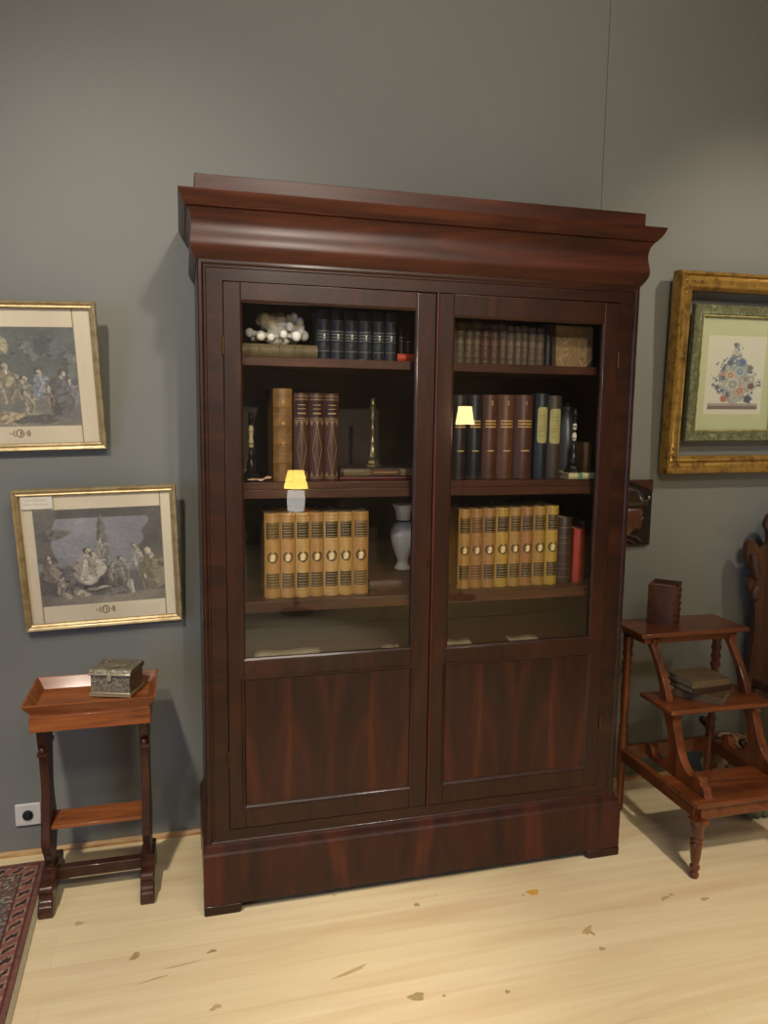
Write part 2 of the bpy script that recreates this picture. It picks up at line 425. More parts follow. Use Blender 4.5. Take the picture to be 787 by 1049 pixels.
# ------------------------------------------------------------ books
PAPER = plain('b7a37e', .85, 0., 0., .2)
GOLD = plain('c09a4a', .35, .6)
def book(x0, x1, z0, h, y, d, mat, label, group, decor=None, bands=4, name='book', round_=.30, lean=0, cat='book', pages=None, cap=True):
    """Upright book, spine towards -y. Parts: cover (boards and spine), page_block and the spine decorations."""
    w = x1-x0-.0012
    t = thing(name, label, cat, ((x0+x1)/2, y, z0), (0, lean, 0), group)
    c = MB(); bt = .0024; B = w*round_
    if bands is None: B = w*.12
    N = 8; zs = []
    bz = [h*(k+1)/(bands+1) for k in range(bands)] if bands else []
    lv = [(0, 0), (.002, .0)]
    for q in bz: lv += [(q-.0032, 0), (q-.0016, .0014), (q+.0016, .0014), (q+.0032, 0)]
    lv += [(h-.002, 0), (h, -.001)]
    lv.sort()
    vs = []; fs = []
    for z, e in lv:
        for i in range(N+1):
            s = -1+2*i/N; vs.append((s*w/2, -(B+e)*(1-s*s)-e*.4+B, z))
    for j in range(len(lv)-1):
        for i in range(N): a = j*(N+1)+i; fs.append((a, a+1, a+N+2, a+N+1))
    # inner face of the spine
    b0 = len(vs)
    for z in (0, h):
        for i in range(N+1):
            s = -1+2*i/N; vs.append((s*(w/2-.002), -B*.8*(1-s*s)+B+.003, z))
    fs += [(b0+i, b0+N+1+i, b0+N+2+i, b0+i+1) for i in range(N)]
    fs += [(i, b0+i, b0+i+1, i+1) for i in range(N)]
    T = (len(lv)-1)*(N+1); fs += [(T+i, T+i+1, b0+N+2+i, b0+N+1+i) for i in range(N)]
    c.add(vs, fs)
    for s in (-1, 1): c.box(min(s*w/2, s*(w/2-bt)), max(s*w/2, s*(w/2-bt)), B, d, 0, h)
    c.build('cover', mat, t, smooth=35)
    MB().box(-w/2+bt, w/2-bt, B+.003, d-.004, .003, h-.005).build('page_block', pages or PAPER, t)
    if decor: decor(t, w, h, B)
    return t
def patch(t, w, h, B, xa, xb, z0, z1, mat, name, e=.0018, N=6, shape=None, nz=1):
    """A patch that follows the curve of the spine; xa, xb as fractions -1..1 of the half width."""
    m = MB(); vs = []
    for j in range(nz+1):
        z = z0+(z1-z0)*j/nz; k = shape(j/nz) if shape else 1
        for i in range(N+1):
            s = (xa+xb)/2+(xb-xa)/2*(-1+2*i/N)*k
            vs.append((s*w/2, -B*(1-s*s)+B-e, z))
    m.add(vs, [(j*(N+1)+i, j*(N+1)+i+1, (j+1)*(N+1)+i+1, (j+1)*(N+1)+i) for j in range(nz) for i in range(N)])
    return m
def lines(t, w, h, B, zs, mat, name, th=.0012, xa=-.92, xb=.92, e=.0021):
    m = MB()
    for z in zs: q = patch(t, w, h, B, xa, xb, z-th/2, z+th/2, mat, name, e); m.add(q.v, q.f)
    return m.build(name, mat, t, smooth=60)

# --- vellum set: title label, portrait medallion, lower label
INK = plain('2f2a20', .6); INKB = plain('4d4028', .6); IVORY = plain('cdbb8c', .6)
def vellum_decor(dark, med):
    def f(t, w, h, B):
        L = plain(dark, .5)
        lb = patch(t, w, h, B, -.8, .84, h*.70, h*.895, L, '', .0012).build('title_label', L, t, smooth=60)
        lines(t, w, h, B, [h*z for z in (.712, .74, .775, .80, .835, .865, .885)], GOLD, 'gilt_lettering', .0015, -.66, .7, .0016).parent = lb
        l2 = patch(t, w, h, B, -.8, .84, h*.115, h*.29, L, '', .0012).build('volume_label', L, t, smooth=60)
        lines(t, w, h, B, [h*z for z in (.135, .165, .20, .235, .265)], GOLD, 'gilt_lettering', .0015, -.66, .7, .0016).parent = l2
        # medallion: dark laurel ring with a pale head
        cz = h*.485; R = min(w*.36, .0165)
        m = MB(); vs = []; n = 20
        for r in (R*.72, R):
            for k in range(n):
                a = 2*PI*k/n; rr = r*(1+.06*math.sin(9*a)*(r == R)); x = rr*math.cos(a); s = x/(w/2)
                vs.append((x, -B*(1-s*s)+B-.0016, cz+rr*math.sin(a)*1.08))
        m.add(vs, [(k, (k+1) % n, n+(k+1) % n, n+k) for k in range(n) if not (4 <= k <= 5)])
        md = m.build('portrait_medallion', INKB if med else INK, t, smooth=60)
        hd = MB()
        for (ox, oz, r) in ((0, .15, .42), (.0, -.3, .34), (-.12, -.52, .40)):
            hd.ball((ox*R, -B*(1-(ox*R*2/w)**2)+B-.0008, cz+oz*R), r*R, (1, .12, 1), 10, 6)
        hd.build('portrait', IVORY, md, smooth=60)
        lines(t, w, h, B, [h*.03, h*.085, h*.925, h*.97], plain('8a6a30', .5), 'tooled_line', .0012)
    return f
VEL = ['a07c48', 'a27e4a', 'a98a50', '98733e', 'ac8c56', 'a5864a', '97713c']
xs = [.122, .171, .2165, .262, .3055, .353, .397, .449]
posL = ['leftmost volume, beside the cabinet side', 'second volume from the left', 'third volume from the left', 'middle volume of the seven', 'fifth volume from the left', 'sixth volume from the left', 'rightmost volume, nearest the white vase']
for i in range(7):
    book(xs[i], xs[i+1], SZ[2], .262, .085, .17, leather(VEL[i], .5, '8f5f2c', .45), 'tan vellum book with portrait medallion in the left door, '+posL[i], 'vellum volumes in the left door',
         vellum_decor(['50402c', '4a3c28', '28251c', '39301f', '26251e', '2a281e', '4a3a24'][i], i in (0, 1)), bands=0)
xs = [.751, .793, .837, .882, .930, .972, 1.017, 1.064, 1.110]
posR = ['leftmost of the eight', 'second from the left', 'third from the left', 'fourth from the left', 'fifth from the left', 'sixth from the left', 'seventh, mottled over its medallion', 'rightmost, against the dark book']
VR = ['9c7840', '916a3a', '926c3c', 'a38334', '98763c', '916436', '977534', 'a48630']
for i in range(8):
    book(xs[i], xs[i+1], SZ[2], .262+.0008*i, .09, .17, leather(VR[i], .5, '8a5a2a', .4), 'golden vellum book with portrait medallion in the right door, '+posR[i], 'vellum volumes in the right door',
         vellum_decor(['40301e', '5a3c26', '2c2418', '24221a', '40321e', '26241c', '3c301c', '2a281c'][i], i == 1), bands=0)
book(.708, .749, SZ[2], .175, .16, .13, leather('a5802f', .55, '7c5a24', .3), 'short yellow book half hidden by the door stile left of the vellum set', None, None, bands=0)
def lined(zs, mat=None, xa=-.9, xb=.9, th=.0012):
    def f(t, w, h, B): lines(t, w, h, B, [h*z for z in zs], mat or plain('8a7450', .5), 'tooled_line', th, xa, xb)
    return f
book(1.113, 1.168, SZ[2], .225, .10, .15, leather('3a2a20', .5, '1c1410', .5), 'dark brown book with ruled spine between vellum set and red book', 'book', lined((.1, .22, .3, .46, .62, .7, .85)), bands=0)
rb = book(1.176, 1.222, SZ[2], .185, .10, .14, leather('9c3018', .5, '6a1a10', .2), 'small bright red book at the right end of the bottom book shelf', 'book', None, bands=0)
book(1.224, 1.262, SZ[2], .205, .15, .13, leather('2c241c', .6, '14100c', .4), 'dark grey book behind the red book at the shelf end', 'book', None, bands=3)
# thin book lying on top of the vellum volumes
def flat_book(x0, x1, y0, y1, z0, th, mat, label, name='book', group=None, rot=0, bands=0, spine=True, decor=None):
    """Book lying flat, spine towards -y."""
    cx = (x0+x1)/2; w = x1-x0; d = y1-y0
    t = thing(name, label, 'book', (cx, y0, z0), (0, 0, rot), group)
    m = MB(); bt = min(.003, th*.25)
    m.box(-w/2, w/2, .0, d, 0, bt); m.box(-w/2, w/2, .0, d, th-bt, th)
    n = 6; vs = []
    for x in (-w/2, w/2):
        for i in range(n+1):
            a = -1+2*i/n; vs.append((x, -th*.18*(1-a*a), th/2+a*th/2))
        for i in range(n+1):
            a = -1+2*i/n; vs.append((x, .003-th*.1*(1-a*a), th/2+a*th/2))
    k = 2*(n+1)
    fs = [(i, i+1, k+i+1, k+i) for i in range(n)]+[(n+1+i, n+2+i, k+n+2+i, k+n+1+i) for i in range(n)]
    m.add(vs, fs); m.build('cover', mat, t, smooth=40)
    MB().box(-w/2+.004, w/2-.004, .002, d-.004, bt, th-bt).build('page_block', PAPER, t)
    if decor: decor(t, w, d, th)
    return t
# --- top shelf, left door
def blue_decor(t, w, h, B):
    lines(t, w, h, B, [h*z for z in (.18, .40, .46, .52, .58, .80)], plain('80847c', .5), 'tooled_line', .0011)
    m = MB(); m.ball((0, -.0012, h*.50), .003, (1, .3, 1.3), 8, 6); m.ball((0, -.0012, h*.44), .0025, (1, .3, 1), 8, 6); m.build('spine_tool', plain('b8b6a6', .5), t)
xs = [.284, .327, .369, .413, .457, .497, .532]
for i in range(6):
    nm = ['leftmost, beside the coral', 'second from the coral', 'third from the coral', 'fourth from the coral', 'fifth from the coral', 'narrowest, at the right end'][i]
    book(xs[i], xs[i+1]-.001, SZ[0], .147, .095, .11, leather(['1e2026', '222328', '202329', '24262b', '1e2227', '24272c'][i], .42, '0c0e14', .4), 'dark blue leather book on the top shelf, '+nm, 'dark blue books on the top shelf', blue_decor, bands=4)
rbk = flat_book(.535, .600, .10, .22, SZ[0], .026, leather('9c3418', .5, '6a2210', .2), 'small orange-red book lying at the right end of the top left shelf')
lbk = flat_book(.055, .282, .085, .27, SZ[0], .040, leather('5e5030', .6, '2c2618', .6), 'long marbled olive book lying under the white coral',
                decor=lambda t, w, d, th: [MB().box(x-.0015, x+.0015, -th*.19, -th*.1, .004, th-.004).build('spine_rule', plain('2a2418', .6), t) for x in (-.06, .0, .045)])
book(.553, .572, SZ[0]+.0262, .085, .14, .07, leather('241c16', .5), 'tiny dark book upright on the orange-red book', None, lined((.5, .62), plain('c8c0a8', .5)), bands=0)
book(.574, .594, SZ[0]+.0262, .080, .14, .07, leather('1c1612', .5), 'smallest dark book behind the middle door stile, top shelf', None, lined((.5,), plain('c8c0a8', .5)), bands=0)
# white coral
def coral():
    rnd = random.Random(5)
    t = thing('coral', 'white branching coral displayed on a lying book on the top shelf', 'coral', (.175, .165, SZ[0]+.0402))
    m = MB()
    m.ball((0, 0, .026), .034, (1.35, .75, .75))
    for k in range(44):
        a = rnd.uniform(0, 2*PI); e = rnd.uniform(-.15, 1.25)
        d = Vector((math.cos(a)*math.cos(e)*1.35, math.sin(a)*math.cos(e)*.8, math.sin(e)*1.0))
        L = rnd.uniform(.055, .074); p0 = Vector((0, 0, .026)); q = p0+d*L
        q.z = max(q.z, .009); mid = p0+(q-p0)*.5+Vector((0, 0, .003))
        q.x = max(-.095, min(.095, q.x)); q.z = min(q.z, .095)
        m.tube([p0, mid, q], [.008, .0075, .0085], 8)
        m.ball(q, rnd.uniform(.0115, .0155), (1, 1, 1.1), 10, 7)
    o = m.build('coral_branches', plain('e2dfd6', .8, 0., 0., .15), t)
    r = o.modifiers.new('remesh', 'REMESH'); r.mode = 'VOXEL'; r.voxel_size = .0028; r.use_smooth_shade = True
    s = o.modifiers.new('smooth', 'SMOOTH'); s.factor = .5; s.iterations = 3
coral()

# --- top shelf, right door: twelve small mottled books and a folio facing out
xs = [.697, .727, .757, .784, .811, .844, .874, .901, .928, .951, .976, 1.004, 1.033]
cols = ['564a3a', '594c3c', '584c3c', '564638', '4c3426', '543a2a', '50402e', '5c4c3a', '605040', '544432', '5a4a3c', '564838']
for i in range(12):
    book(xs[i], xs[i+1], SZ[0], .130-.0008*i+(.004 if i % 3 == 0 else 0), .092+.002*(i % 2), .10, leather(cols[i], .5, '16100c', .6),
         'small mottled brown book on the top right shelf, number %d from the left end' % (i+1), 'small mottled books on the top right shelf', lined((.08, .3, .5, .72, .92), plain('6a5c44', .5)), bands=5)
book(1.037, 1.060, SZ[0], .138, .10, .12, leather('241a18', .5), 'thin dark book between the mottled books and the marbled cover', None, None, bands=0)
# folio with marbled cover facing the viewer
t = thing('book', 'marbled book shown cover outwards at the right end of the top shelf', 'book', (1.140, .108, SZ[0]), (-.06, 0, 0))
tm = NT('marbled_paper'); v = tm.coords(); n1 = tm.noise(v, 16, 4, .6, 3.); cc = tm.ramp(n1, [(.3, '4a3620'), (.45, '8c7048'), (.52, '6a5030'), (.7, 'a88c60')])
MARB = tm.bsdf(cc, .45, 0, .2, .2)
MB().box(-.073, .073, 0, .0025, 0, .136).build('front_board', MARB, t); MB().box(-.073, .073, .0185, .021, 0, .136).build('back_board', MARB, t)
MB().box(-.071, .069, .0025, .0185, .002, .134).build('page_block', PAPER, t)
MB().box(-.076, -.062, -.0012, .022, 0, .1365).build('spine', leather('3a2818', .5), t)
mm = MB(); mm.prism([(.073, 0), (.040, 0), (.073, .034)], 'y', -.0012, .001); mm.build('corner', leather('4c3826', .5), t)
m2 = MB(); m2.tube([(.040, -.0014, 0), (.073, -.0014, .034)], .0007, 6); m2.build('corner_line', IVORY, t)

# --- middle shelf, left door
BRN = leather('40251a', .42, '1c0c08', .5)
def tan_decor(t, w, h, B):
    lines(t, w, h, B, [h*z for z in (.08, .29, .30, .50, .51, .72, .73, .93)], plain('7c6030', .5), 'tooled_line', .0014)
    m = MB()
    for z in (.40, .62, .85): m.ball((0, -.0006, h*z), .006, (1, .15, 1.2), 4, 4)
    m.build('gilt_flower', plain('8c6e38', .45), t)
book(.151, .209, SZ[1], .276, .085, .19, leather('77562c', .5, '3c2814', .7), 'tall tan calf book at the left of the three diamond-tooled brown ones', None, tan_decor, bands=4)
def dia_decor(t, w, h, B):
    lb = patch(t, w, h, B, -.86, .86, h*.735, h*.925, INK, '', .0012).build('title_label', leather('2a100c', .45), t, smooth=60)
    lines(t, w, h, B, [h*z for z in (.765, .775, .82, .865)], plain('a58a5c', .45), 'gilt_lettering', .0016, -.55, .55, .0017).parent = lb
    lines(t, w, h, B, [h*z for z in (.03, .05, .675, .69, .71, .925, .965)], plain('8f744c', .45), 'tooled_line', .0014)
    # diamond and teeth
    G = plain('8f744c', .45); m = MB()
    def P(s, z): return (s*w/2, -B*(1-s*s)+B-.0018, z*h)
    for (s0, z0), (s1, z1) in (((0, .64), (.62, .36)), ((.62, .36), (0, .08)), ((0, .08), (-.62, .36)), ((-.62, .36), (0, .64))):
        m.tube([P(s0+(s1-s0)*k/5, z0+(z1-z0)*k/5) for k in range(6)], .0006, 5)
    for s in (-.7, 0, .7):
        for za, zb in ((.67, .625), (.055, .10)): m.add([P(s-.13, za), P(s+.13, za), P(s, zb)], [(0, 1, 2)])
    m.build('gilt_diamond', G, t)
xs = [.2125, .2595, .306, .352]
for i in range(3):
    book(xs[i], xs[i+1], SZ[1], .264, .088, .18, BRN, 'dark brown book with gilt diamond on its spine, '+['left one of three', 'middle one of three', 'right one of three'][i], 'diamond-tooled brown books', dia_decor, bands=0)
def stripes(t, w, d, th):
    m = MB(); k = -w/2+.01
    while k < w/2-.01:
        if not (-.03 < k < w/2-.05): m.box(k, k+.0016, -th*.19-.0004, -th*.05, .003, th-.003)
        k += .0055
    m.build('tooled_line', plain('8f7a52', .45), t)
    lb = MB().box(-.028, w/2-.052, -th*.20-.0002, -th*.1, .004, th-.004).build('title_label', leather('4a2c1c', .5), t)
    MB().box(-.018, w/2-.062, -th*.21-.0003, -th*.15, th*.5-.001, th*.5+.001).build('gilt_lettering', GOLD, lb)
rb1 = flat_book(.352, .602, .082, .24, SZ[1], .011, leather('4a120c', .45), 'thin dark red book lying under the striped book and brass candlestick')
rb2 = flat_book(.356, .596, .086, .235, SZ[1]+.0112, .026, leather('2c1c12', .5, '120c08', .4), 'brown book with ruled spine lying under the brass candlestick', decor=stripes)
# candlesticks
BRASS = plain('7c7050', .28, .85)
def candlestick(x, y, z, H, label, mats, name='candlestick'):
    t = thing(name, label, 'candlestick', (x, y, z))
    b = [(.031, 0), (.032, .004), (.029, .008), (.025, .012), (.0235, .020), (.017, .027), (.012, .030)]
    MB().lathe([(r, q) for r, q in b], seg=8).build('base', mats[0], t, bevel=.0008)
    s0 = .030; k = (H-.030)
    pr = [(.013, 0), (.0145, .06), (.0115, .15), (.007, .24), (.0095, .27), (.0045, .31), (.0042, .42), (.009, .46), (.004, .5), (.0042, .62), (.0085, .67), (.005, .72), (.0065, .80), (.0085, .86)]
    MB().lathe([(r, s0+k*q) for r, q in pr], seg=14).build('stem', mats[1], t, smooth=60)
    MB().lathe([(.0075, s0+k*.86), (.010, s0+k*.88), (.0065, s0+k*.90), (.0068, s0+k*.985), (.0095, H), (.0055, H), (.0055, H-.01)], seg=14).build('candle_cup', mats[1], t, smooth=60)
    return t
candlestick(.466, .13, SZ[1]+.0374, .215, 'slender brass candlestick standing on two lying books', [BRASS, BRASS])
# dark bronze candlestick at far left of that shelf
DK = plain('1c1a18', .3, .5)
t = candlestick(.086, .115, SZ[1], .205, 'dark bronze candlestick at the far left of the middle shelf', [DK, DK])
MB().lathe([(.007, .10), (.0085, .115), (.0055, .13), (.0085, .15), (.006, .165)], seg=12).build('ivory_ring', plain('a59a72', .5), t, smooth=60)
# shell-like folded paper
t = thing('paper_scrap', 'small crumpled cream paper lying before the dark candlestick', 'paper', (.105, .062, SZ[1]))
m = MB(); vs = []; NX, NY = 10, 4; r_ = random.Random(3)
for j in range(NY+1):
    for i in range(NX+1): vs.append((-.035+.07*i/NX, -.012+.026*j/NY, .003+r_.uniform(0, .007)+(.006 if i > 7 else 0)))
m.add(vs, [(j*(NX+1)+i, j*(NX+1)+i+1, (j+1)*(NX+1)+i+1, (j+1)*(NX+1)+i) for j in range(NY) for i in range(NX)])
o = m.build('sheet', plain('b89a78', .8), t, smooth=60); s = o.modifiers.new('s', 'SOLIDIFY'); s.thickness = .001

# --- middle shelf, right door
def text_mesh(body, size, mat, parent, loc, name='numeral'):
    cu = bpy.data.curves.new('txt', 'FONT'); cu.body = body; cu.size = size; cu.align_x = 'CENTER'; cu.align_y = 'CENTER'; cu.extrude = .0003
    o = bpy.data.objects.new('txt', cu); C.objects.link(o)
    dg = bpy.context.evaluated_depsgraph_get(); me = bpy.data.meshes.new_from_object(o.evaluated_get(dg))
    bpy.data.objects.remove(o); me.name = name; me.materials.clear(); me.materials.append(mat)
    q = bpy.data.objects.new(name, me); C.objects.link(q); q.parent = parent; q.location = loc; q.rotation_euler = (PI/2, 0, 0); return q
def title_decor(num, rows=(.62, .655, .69)):
    def f(t, w, h, B):
        lines(t, w, h, B, [h*z for z in rows], plain('b08c4c', .4), 'gilt_lettering', .0042, -.72, .72)
        lines(t, w, h, B, [h*.335], plain('a8905c', .4), 'volume_lettering', .004, -.42, .5)
        lines(t, w, h, B, [h*z for z in (.02, .97)], plain('6a4c30', .5), 'tooled_line', .0012)
        if num: text_mesh(num, .020, plain('b49a6c', .4), t, (0, -.0016, h*.90))
    return f
xs = [.722, .773, .825, .878, .938, 1.007, 1.0595, 1.112]
B2 = [('241d1c', 'black-brown book with gilt title, leftmost on the middle right shelf'), ('15181c', 'black book with gilt title, second on the middle right shelf'),
      ('482a1a', 'red-brown book numbered 3 with gilt title'), ('55331f', 'red-brown book numbered 2 with gilt title'), ('44271b', 'red-brown book numbered 1 with gilt title')]
for i in range(5):
    book(xs[i], xs[i+1]-.001, SZ[1], .268+.001*i, .092, .19, leather(B2[i][0], .5, '160c0a', .45), B2[i][1], 'gilt-titled books on the middle right shelf', title_decor([None, None, '3', '2', '1'][i]), bands=0)
def paper_label(t, w, h, B):
    sh = lambda q: 1 if .06 < q < .94 else .75
    lb = patch(t, w, h, B, -.75, .72, h*.42, h*.84, None, '', .0012, shape=sh, nz=16).build('paper_label', leather('9a925e', .7, '625c38', .4), t, smooth=60)
    lines(t, w, h, B, [h*z for z in (.5, .56, .60, .70, .74)], plain('6c6430', .6), 'faded_lettering', .0018, -.5, .4, .0016).parent = lb
book(1.009, 1.0565, SZ[1], .278, .090, .19, leather('121c20', .45, '080e14', .4), 'dark blue book with cream paper spine label', 'paper-labelled books', paper_label, bands=0, lean=.0)
book(1.0575, 1.110, SZ[1], .272, .098, .18, leather('3a3026', .55, '1a1612', .4), 'grey-brown book with cream paper spine label beside the dark candlestick', 'paper-labelled books', paper_label, bands=0)
CREAM = plain('b5a878', .7)
cb_ = flat_book(1.116, 1.232, .060, .20, SZ[1], .019, CREAM, 'cream book with a green band lying under the dark candlestick',
                decor=lambda t, w, d, th: MB().box(-.024, -.008, -th*.2, .0, .0, th+.0004).build('green_band', plain('4c7c62', .6), t))
t = candlestick(1.150, .095, SZ[1]+.0192, .212, 'dark pewter candlestick with two ivory beads on the cream book', [plain('22221f', .3, .6), plain('2c2b27', .3, .6)])
m = MB(); m.ball((0, 0, .118), .0085, (1, 1, 1.9), 12, 9); m.ball((0, 0, .152), .0078, (1, 1, 1.7), 12, 9); m.build('ivory_bead', plain('bdbaa0', .5), t, smooth=60)
book(1.196, 1.228, SZ[1]+.0192, .10, .10, .09, leather('6a4a28', .55), 'short tan book standing upright at the right end behind the pewter candlestick', None, None, bands=0)
t = thing('glass_jar', 'grey-blue jar standing behind the books at the right end of the middle shelf', 'jar', (1.215, .27, SZ[1]))
MB().lathe([(.028, 0), (.034, .01), (.036, .12), (.030, .17), (.020, .19), (.020, .22), (.024, .225)], seg=20).build('body', plain('4a4f54', .4), t, smooth=60)
MB().lathe([(.026, .2255), (.026, .238), (.008, .242), (.008, .252)], seg=20).build('lid', plain('3a3c3e', .4), t, smooth=40)

# --- bottom book shelf left: brown book lying with white vase on it
flat_book(.455, .66, .10, .36, SZ[2], .038, leather('3c2014', .4, '1c100a', .4), 'thick brown book lying on its side under the white vase')
def vase():
    t = thing('vase', 'white porcelain baluster vase with a dark line round its neck', 'vase', (.605, .245, SZ[2]+.0384))
    pr = bez([(.022, 0), (.027, .004), (.028, .010), (.020, .022), (.019, .035), (.030, .065), (.042, .105), (.044, .130), (.036, .155), (.026, .168), (.025, .180), (.027, .20), (.034, .218), (.041, .226)], 4)
    m = MB(); m.lathe([(r, z) for r, z in pr]+[(.038, .226), (.030, .215), (.022, .19), (.02, .17)], seg=32)
    m.build('body', plain('dad7cb', .22, 0., .6, .03), t, smooth=60)
    MB().lathe([(.0262, .166), (.0275, .168), (.0275, .171), (.0262, .173)], seg=32).build('neck_band', plain('3a3428', .4), t, smooth=60)
vase()
# papers, and one sheet in place of a whitish reflection, on the cabinet floor behind the lower rail
def sheet(x0, x1, y0, y1, label, c='8f8468'):
    t = thing('paper_sheet', label, 'paper', ((x0+x1)/2, (y0+y1)/2, SZ[3]))
    w, d = x1-x0, y1-y0; m = MB(); N = 8; vs = []
    for j in range(3):
        for i in range(N+1): vs.append((-w/2+w*i/N, -d/2+d*j/2, .002+.012*j/2+.0025*math.sin(i*1.1+x0*9)+.003))
    m.add(vs, [(j*(N+1)+i, j*(N+1)+i+1, (j+1)*(N+1)+i+1, (j+1)*(N+1)+i) for j in range(2) for i in range(N)])
    o = m.build('sheet', plain(c, .8), t, smooth=60); s = o.modifiers.new('s', 'SOLIDIFY'); s.thickness = .0012
sheet(.085, .29, .03, .10, 'cream sheet standing in for a whitish reflection at the foot of the left door glass'); sheet(.49, .545, .035, .08, 'small paper scrap near the middle stile of the left door')  # the wide left sheet stands in for a whitish reflection
sheet(.700, .79, .035, .09, 'folded paper at the lower left of the right door glass'); sheet(.92, 1.03, .03, .08, 'thin paper strip at the foot of the right door glass')

# ------------------------------------------------------------ pictures
def engraving(seed, figs, sky, ground):
    def f(u, v):
        # engraved scene; v up. Shapes are warped with noise so that outlines stay drawn-looking
        wu = u+.016*mnoise(Vector((u*11, v*11, seed)))+.006*mnoise(Vector((u*34, v*34, seed+3)))
        wv = v+.016*mnoise(Vector((u*11, v*11, seed+9)))+.006*mnoise(Vector((u*34, v*34, seed+5)))
        gl = ground+.03*mnoise(Vector((u*5, 0, seed)))
        base = sky(u, v) if wv > gl else (.60-.2*abs(u-.5), .57-.2*abs(u-.5), .50-.18*abs(u-.5))
        c = list(base)
        n1 = mnoise(Vector((u*7, v*7, seed+1))); n2 = mnoise(Vector((u*26, v*26, seed+2))); n3 = mnoise(Vector((u*70, v*70, seed+4)))
        for k in range(3): c[k] += .05*n1+.05*n2+.05*n3
        for (x, y, rx, ry, rot, col) in figs:
            dx, dy = wu-x, wv-y; a = dx*math.cos(rot)+dy*math.sin(rot); b = -dx*math.sin(rot)+dy*math.cos(rot)
            d = (a/rx)**2+(b/ry)**2
            if d < 1.4:
                w = max(0, min(1, (1.3-d)/.45)); sh = 1+.22*(a/rx)+.25*n2+.22*n3+.12*math.sin(a/rx*6+n2*4)
                for k in range(3): c[k] = c[k]*(1-w)+min(1, col[k]*sh)*w
        return [q*.80+e for q, e in zip(c, (.105, .108, .118))]
    return f
def person_blobs(x, y, s, tone, lean=0, skirt=False):
    """head, torso, arms, legs of one engraved figure"""
    hd = (.80, .75, .66); o = []
    if skirt: o += [(x+s*.03, y-s*.36, s*.25, s*.26, lean, tone), (x-s*.04, y-s*.20, s*.17, s*.22, lean, tuple(t*.93 for t in tone))]
    else:
        o += [(x-s*.08, y-s*.34, s*.06, s*.24, .12, tone), (x+s*.09, y-s*.32, s*.06, s*.25, -.2, tuple(t*.85 for t in tone))]
    o += [(x, y, s*.12, s*.20, lean, tone), (x+s*.14, y+s*.04, s*.15, s*.045, -.5, tuple(t*.95 for t in tone)), (x-s*.12, y-s*.02, s*.13, s*.045, .8, tuple(t*.85 for t in tone))]
    hx = x-lean*s*.25
    o += [(hx, y+s*.26, s*.085, s*.085, 0, (.38, .35, .31)), (hx+s*.025, y+s*.245, s*.055, s*.065, .2, hd), (x, y+s*.13, s*.035, s*.07, 0, hd)]
    return o
def lower_sky(u, v):
    g = .54+.05*math.sin(u*5)+.05*v; c = [g, g+.008, g+.03]  # cool tint partly stands for the reflection on the picture glass
    if v > .90: c = [.34, .33, .31]
    if u > .84+.04*math.sin(v*9)+.02*math.sin(v*31): c = [.36, .34, .31]
    if u < .16+.05*math.sin(v*7) and v > .45: c = [.44, .42, .39]
    return c
wht = (.80, .77, .69); figs = [(.22, .26, .30, .15, .1, (.42, .41, .39)), (.62, .22, .30, .13, 0, (.33, .32, .32)), (.55, .33, .14, .07, .1, (.36, .35, .35)), (.52, .66, .035, .26, .05, (.46, .45, .42)), (.12, .74, .14, .05, .2, (.42, .41, .38))]
figs += person_blobs(.09, .44, .30, (.58, .55, .48), .2, True)+person_blobs(.16, .24, .22, (.68, .64, .55), -.3)+person_blobs(.50, .62, .24, (.66, .64, .58), 0)+person_blobs(.36, .46, .40, wht, -.3, True)+person_blobs(.45, .46, .28, wht, .3, True)
figs += person_blobs(.58, .36, .22, (.56, .54, .5), -.2)+person_blobs(.68, .40, .28, (.58, .56, .52), .5)+person_blobs(.79, .52, .28, (.72, .69, .62), .4)+person_blobs(.90, .42, .46, (.52, .48, .38), .3, True)+person_blobs(.84, .22, .2, (.44, .41, .36), .2)
figs += [(.30, .13, .05, .03, 0, (.76, .72, .63)), (.34, .10, .04, .02, 0, (.72, .68, .6)), (.72, .17, .025, .08, .2, (.76, .73, .65)), (.46, .17, .10, .012, .1, (.74, .71, .62)), (.55, .12, .14, .03, .1, (.42, .41, .4)), (.20, .10, .03, .04, .4, (.7, .66, .58))]
def upper_sky(u, v):
    g = .56-.08*u+.03*math.sin(v*9+u*6); c = [g, g, g-.03]
    if u > .42+.10*math.sin(v*6) and v > .40: c = [.40, .42, .40]
    if u < .25 and v > .5: c = [.52, .50, .43]
    return c
figs2 = [(.40, .84, .07, .12, .6, (.68, .64, .52)), (.2, .82, .12, .14, .3, (.58, .55, .45)), (.08, .66, .16, .08, .3, (.5, .47, .4)), (.40, .09, .42, .06, 0, (.70, .64, .50)), (.78, .09, .3, .05, .1, (.44, .43, .41)),
         (.36, .55, .09, .15, .3, (.42, .39, .33)), (.85, .30, .10, .2, 0, (.38, .37, .36)), (.62, .75, .10, .10, .5, (.44, .46, .44)), (.80, .80, .13, .10, -.3, (.38, .40, .39)), (.93, .62, .08, .14, .1, (.42, .44, .42))]
figs2 += person_blobs(.44, .50, .46, (.66, .62, .50), .1)+person_blobs(.56, .42, .30, (.58, .56, .48), -.2)+person_blobs(.60, .28, .28, (.66, .62, .52), .5)+person_blobs(.70, .48, .32, (.62, .64, .66), .1, True)+person_blobs(.76, .34, .24, (.58, .52, .46), 0)
figs2 += person_blobs(.10, .45, .4, (.6, .57, .48), 0, True)+person_blobs(.25, .42, .36, (.65, .61, .5), 0)+person_blobs(.86, .46, .32, (.46, .46, .46), -.2, True)+person_blobs(.94, .40, .28, (.50, .50, .50), .2, True)+person_blobs(.33, .38, .34, (.58, .55, .46), -.1)
VC = vcol_mat('printed_paper', .7)
PGLASS = glass_mat(1.45)
FRG = gilt('8c7648', 'b8a478', .42)
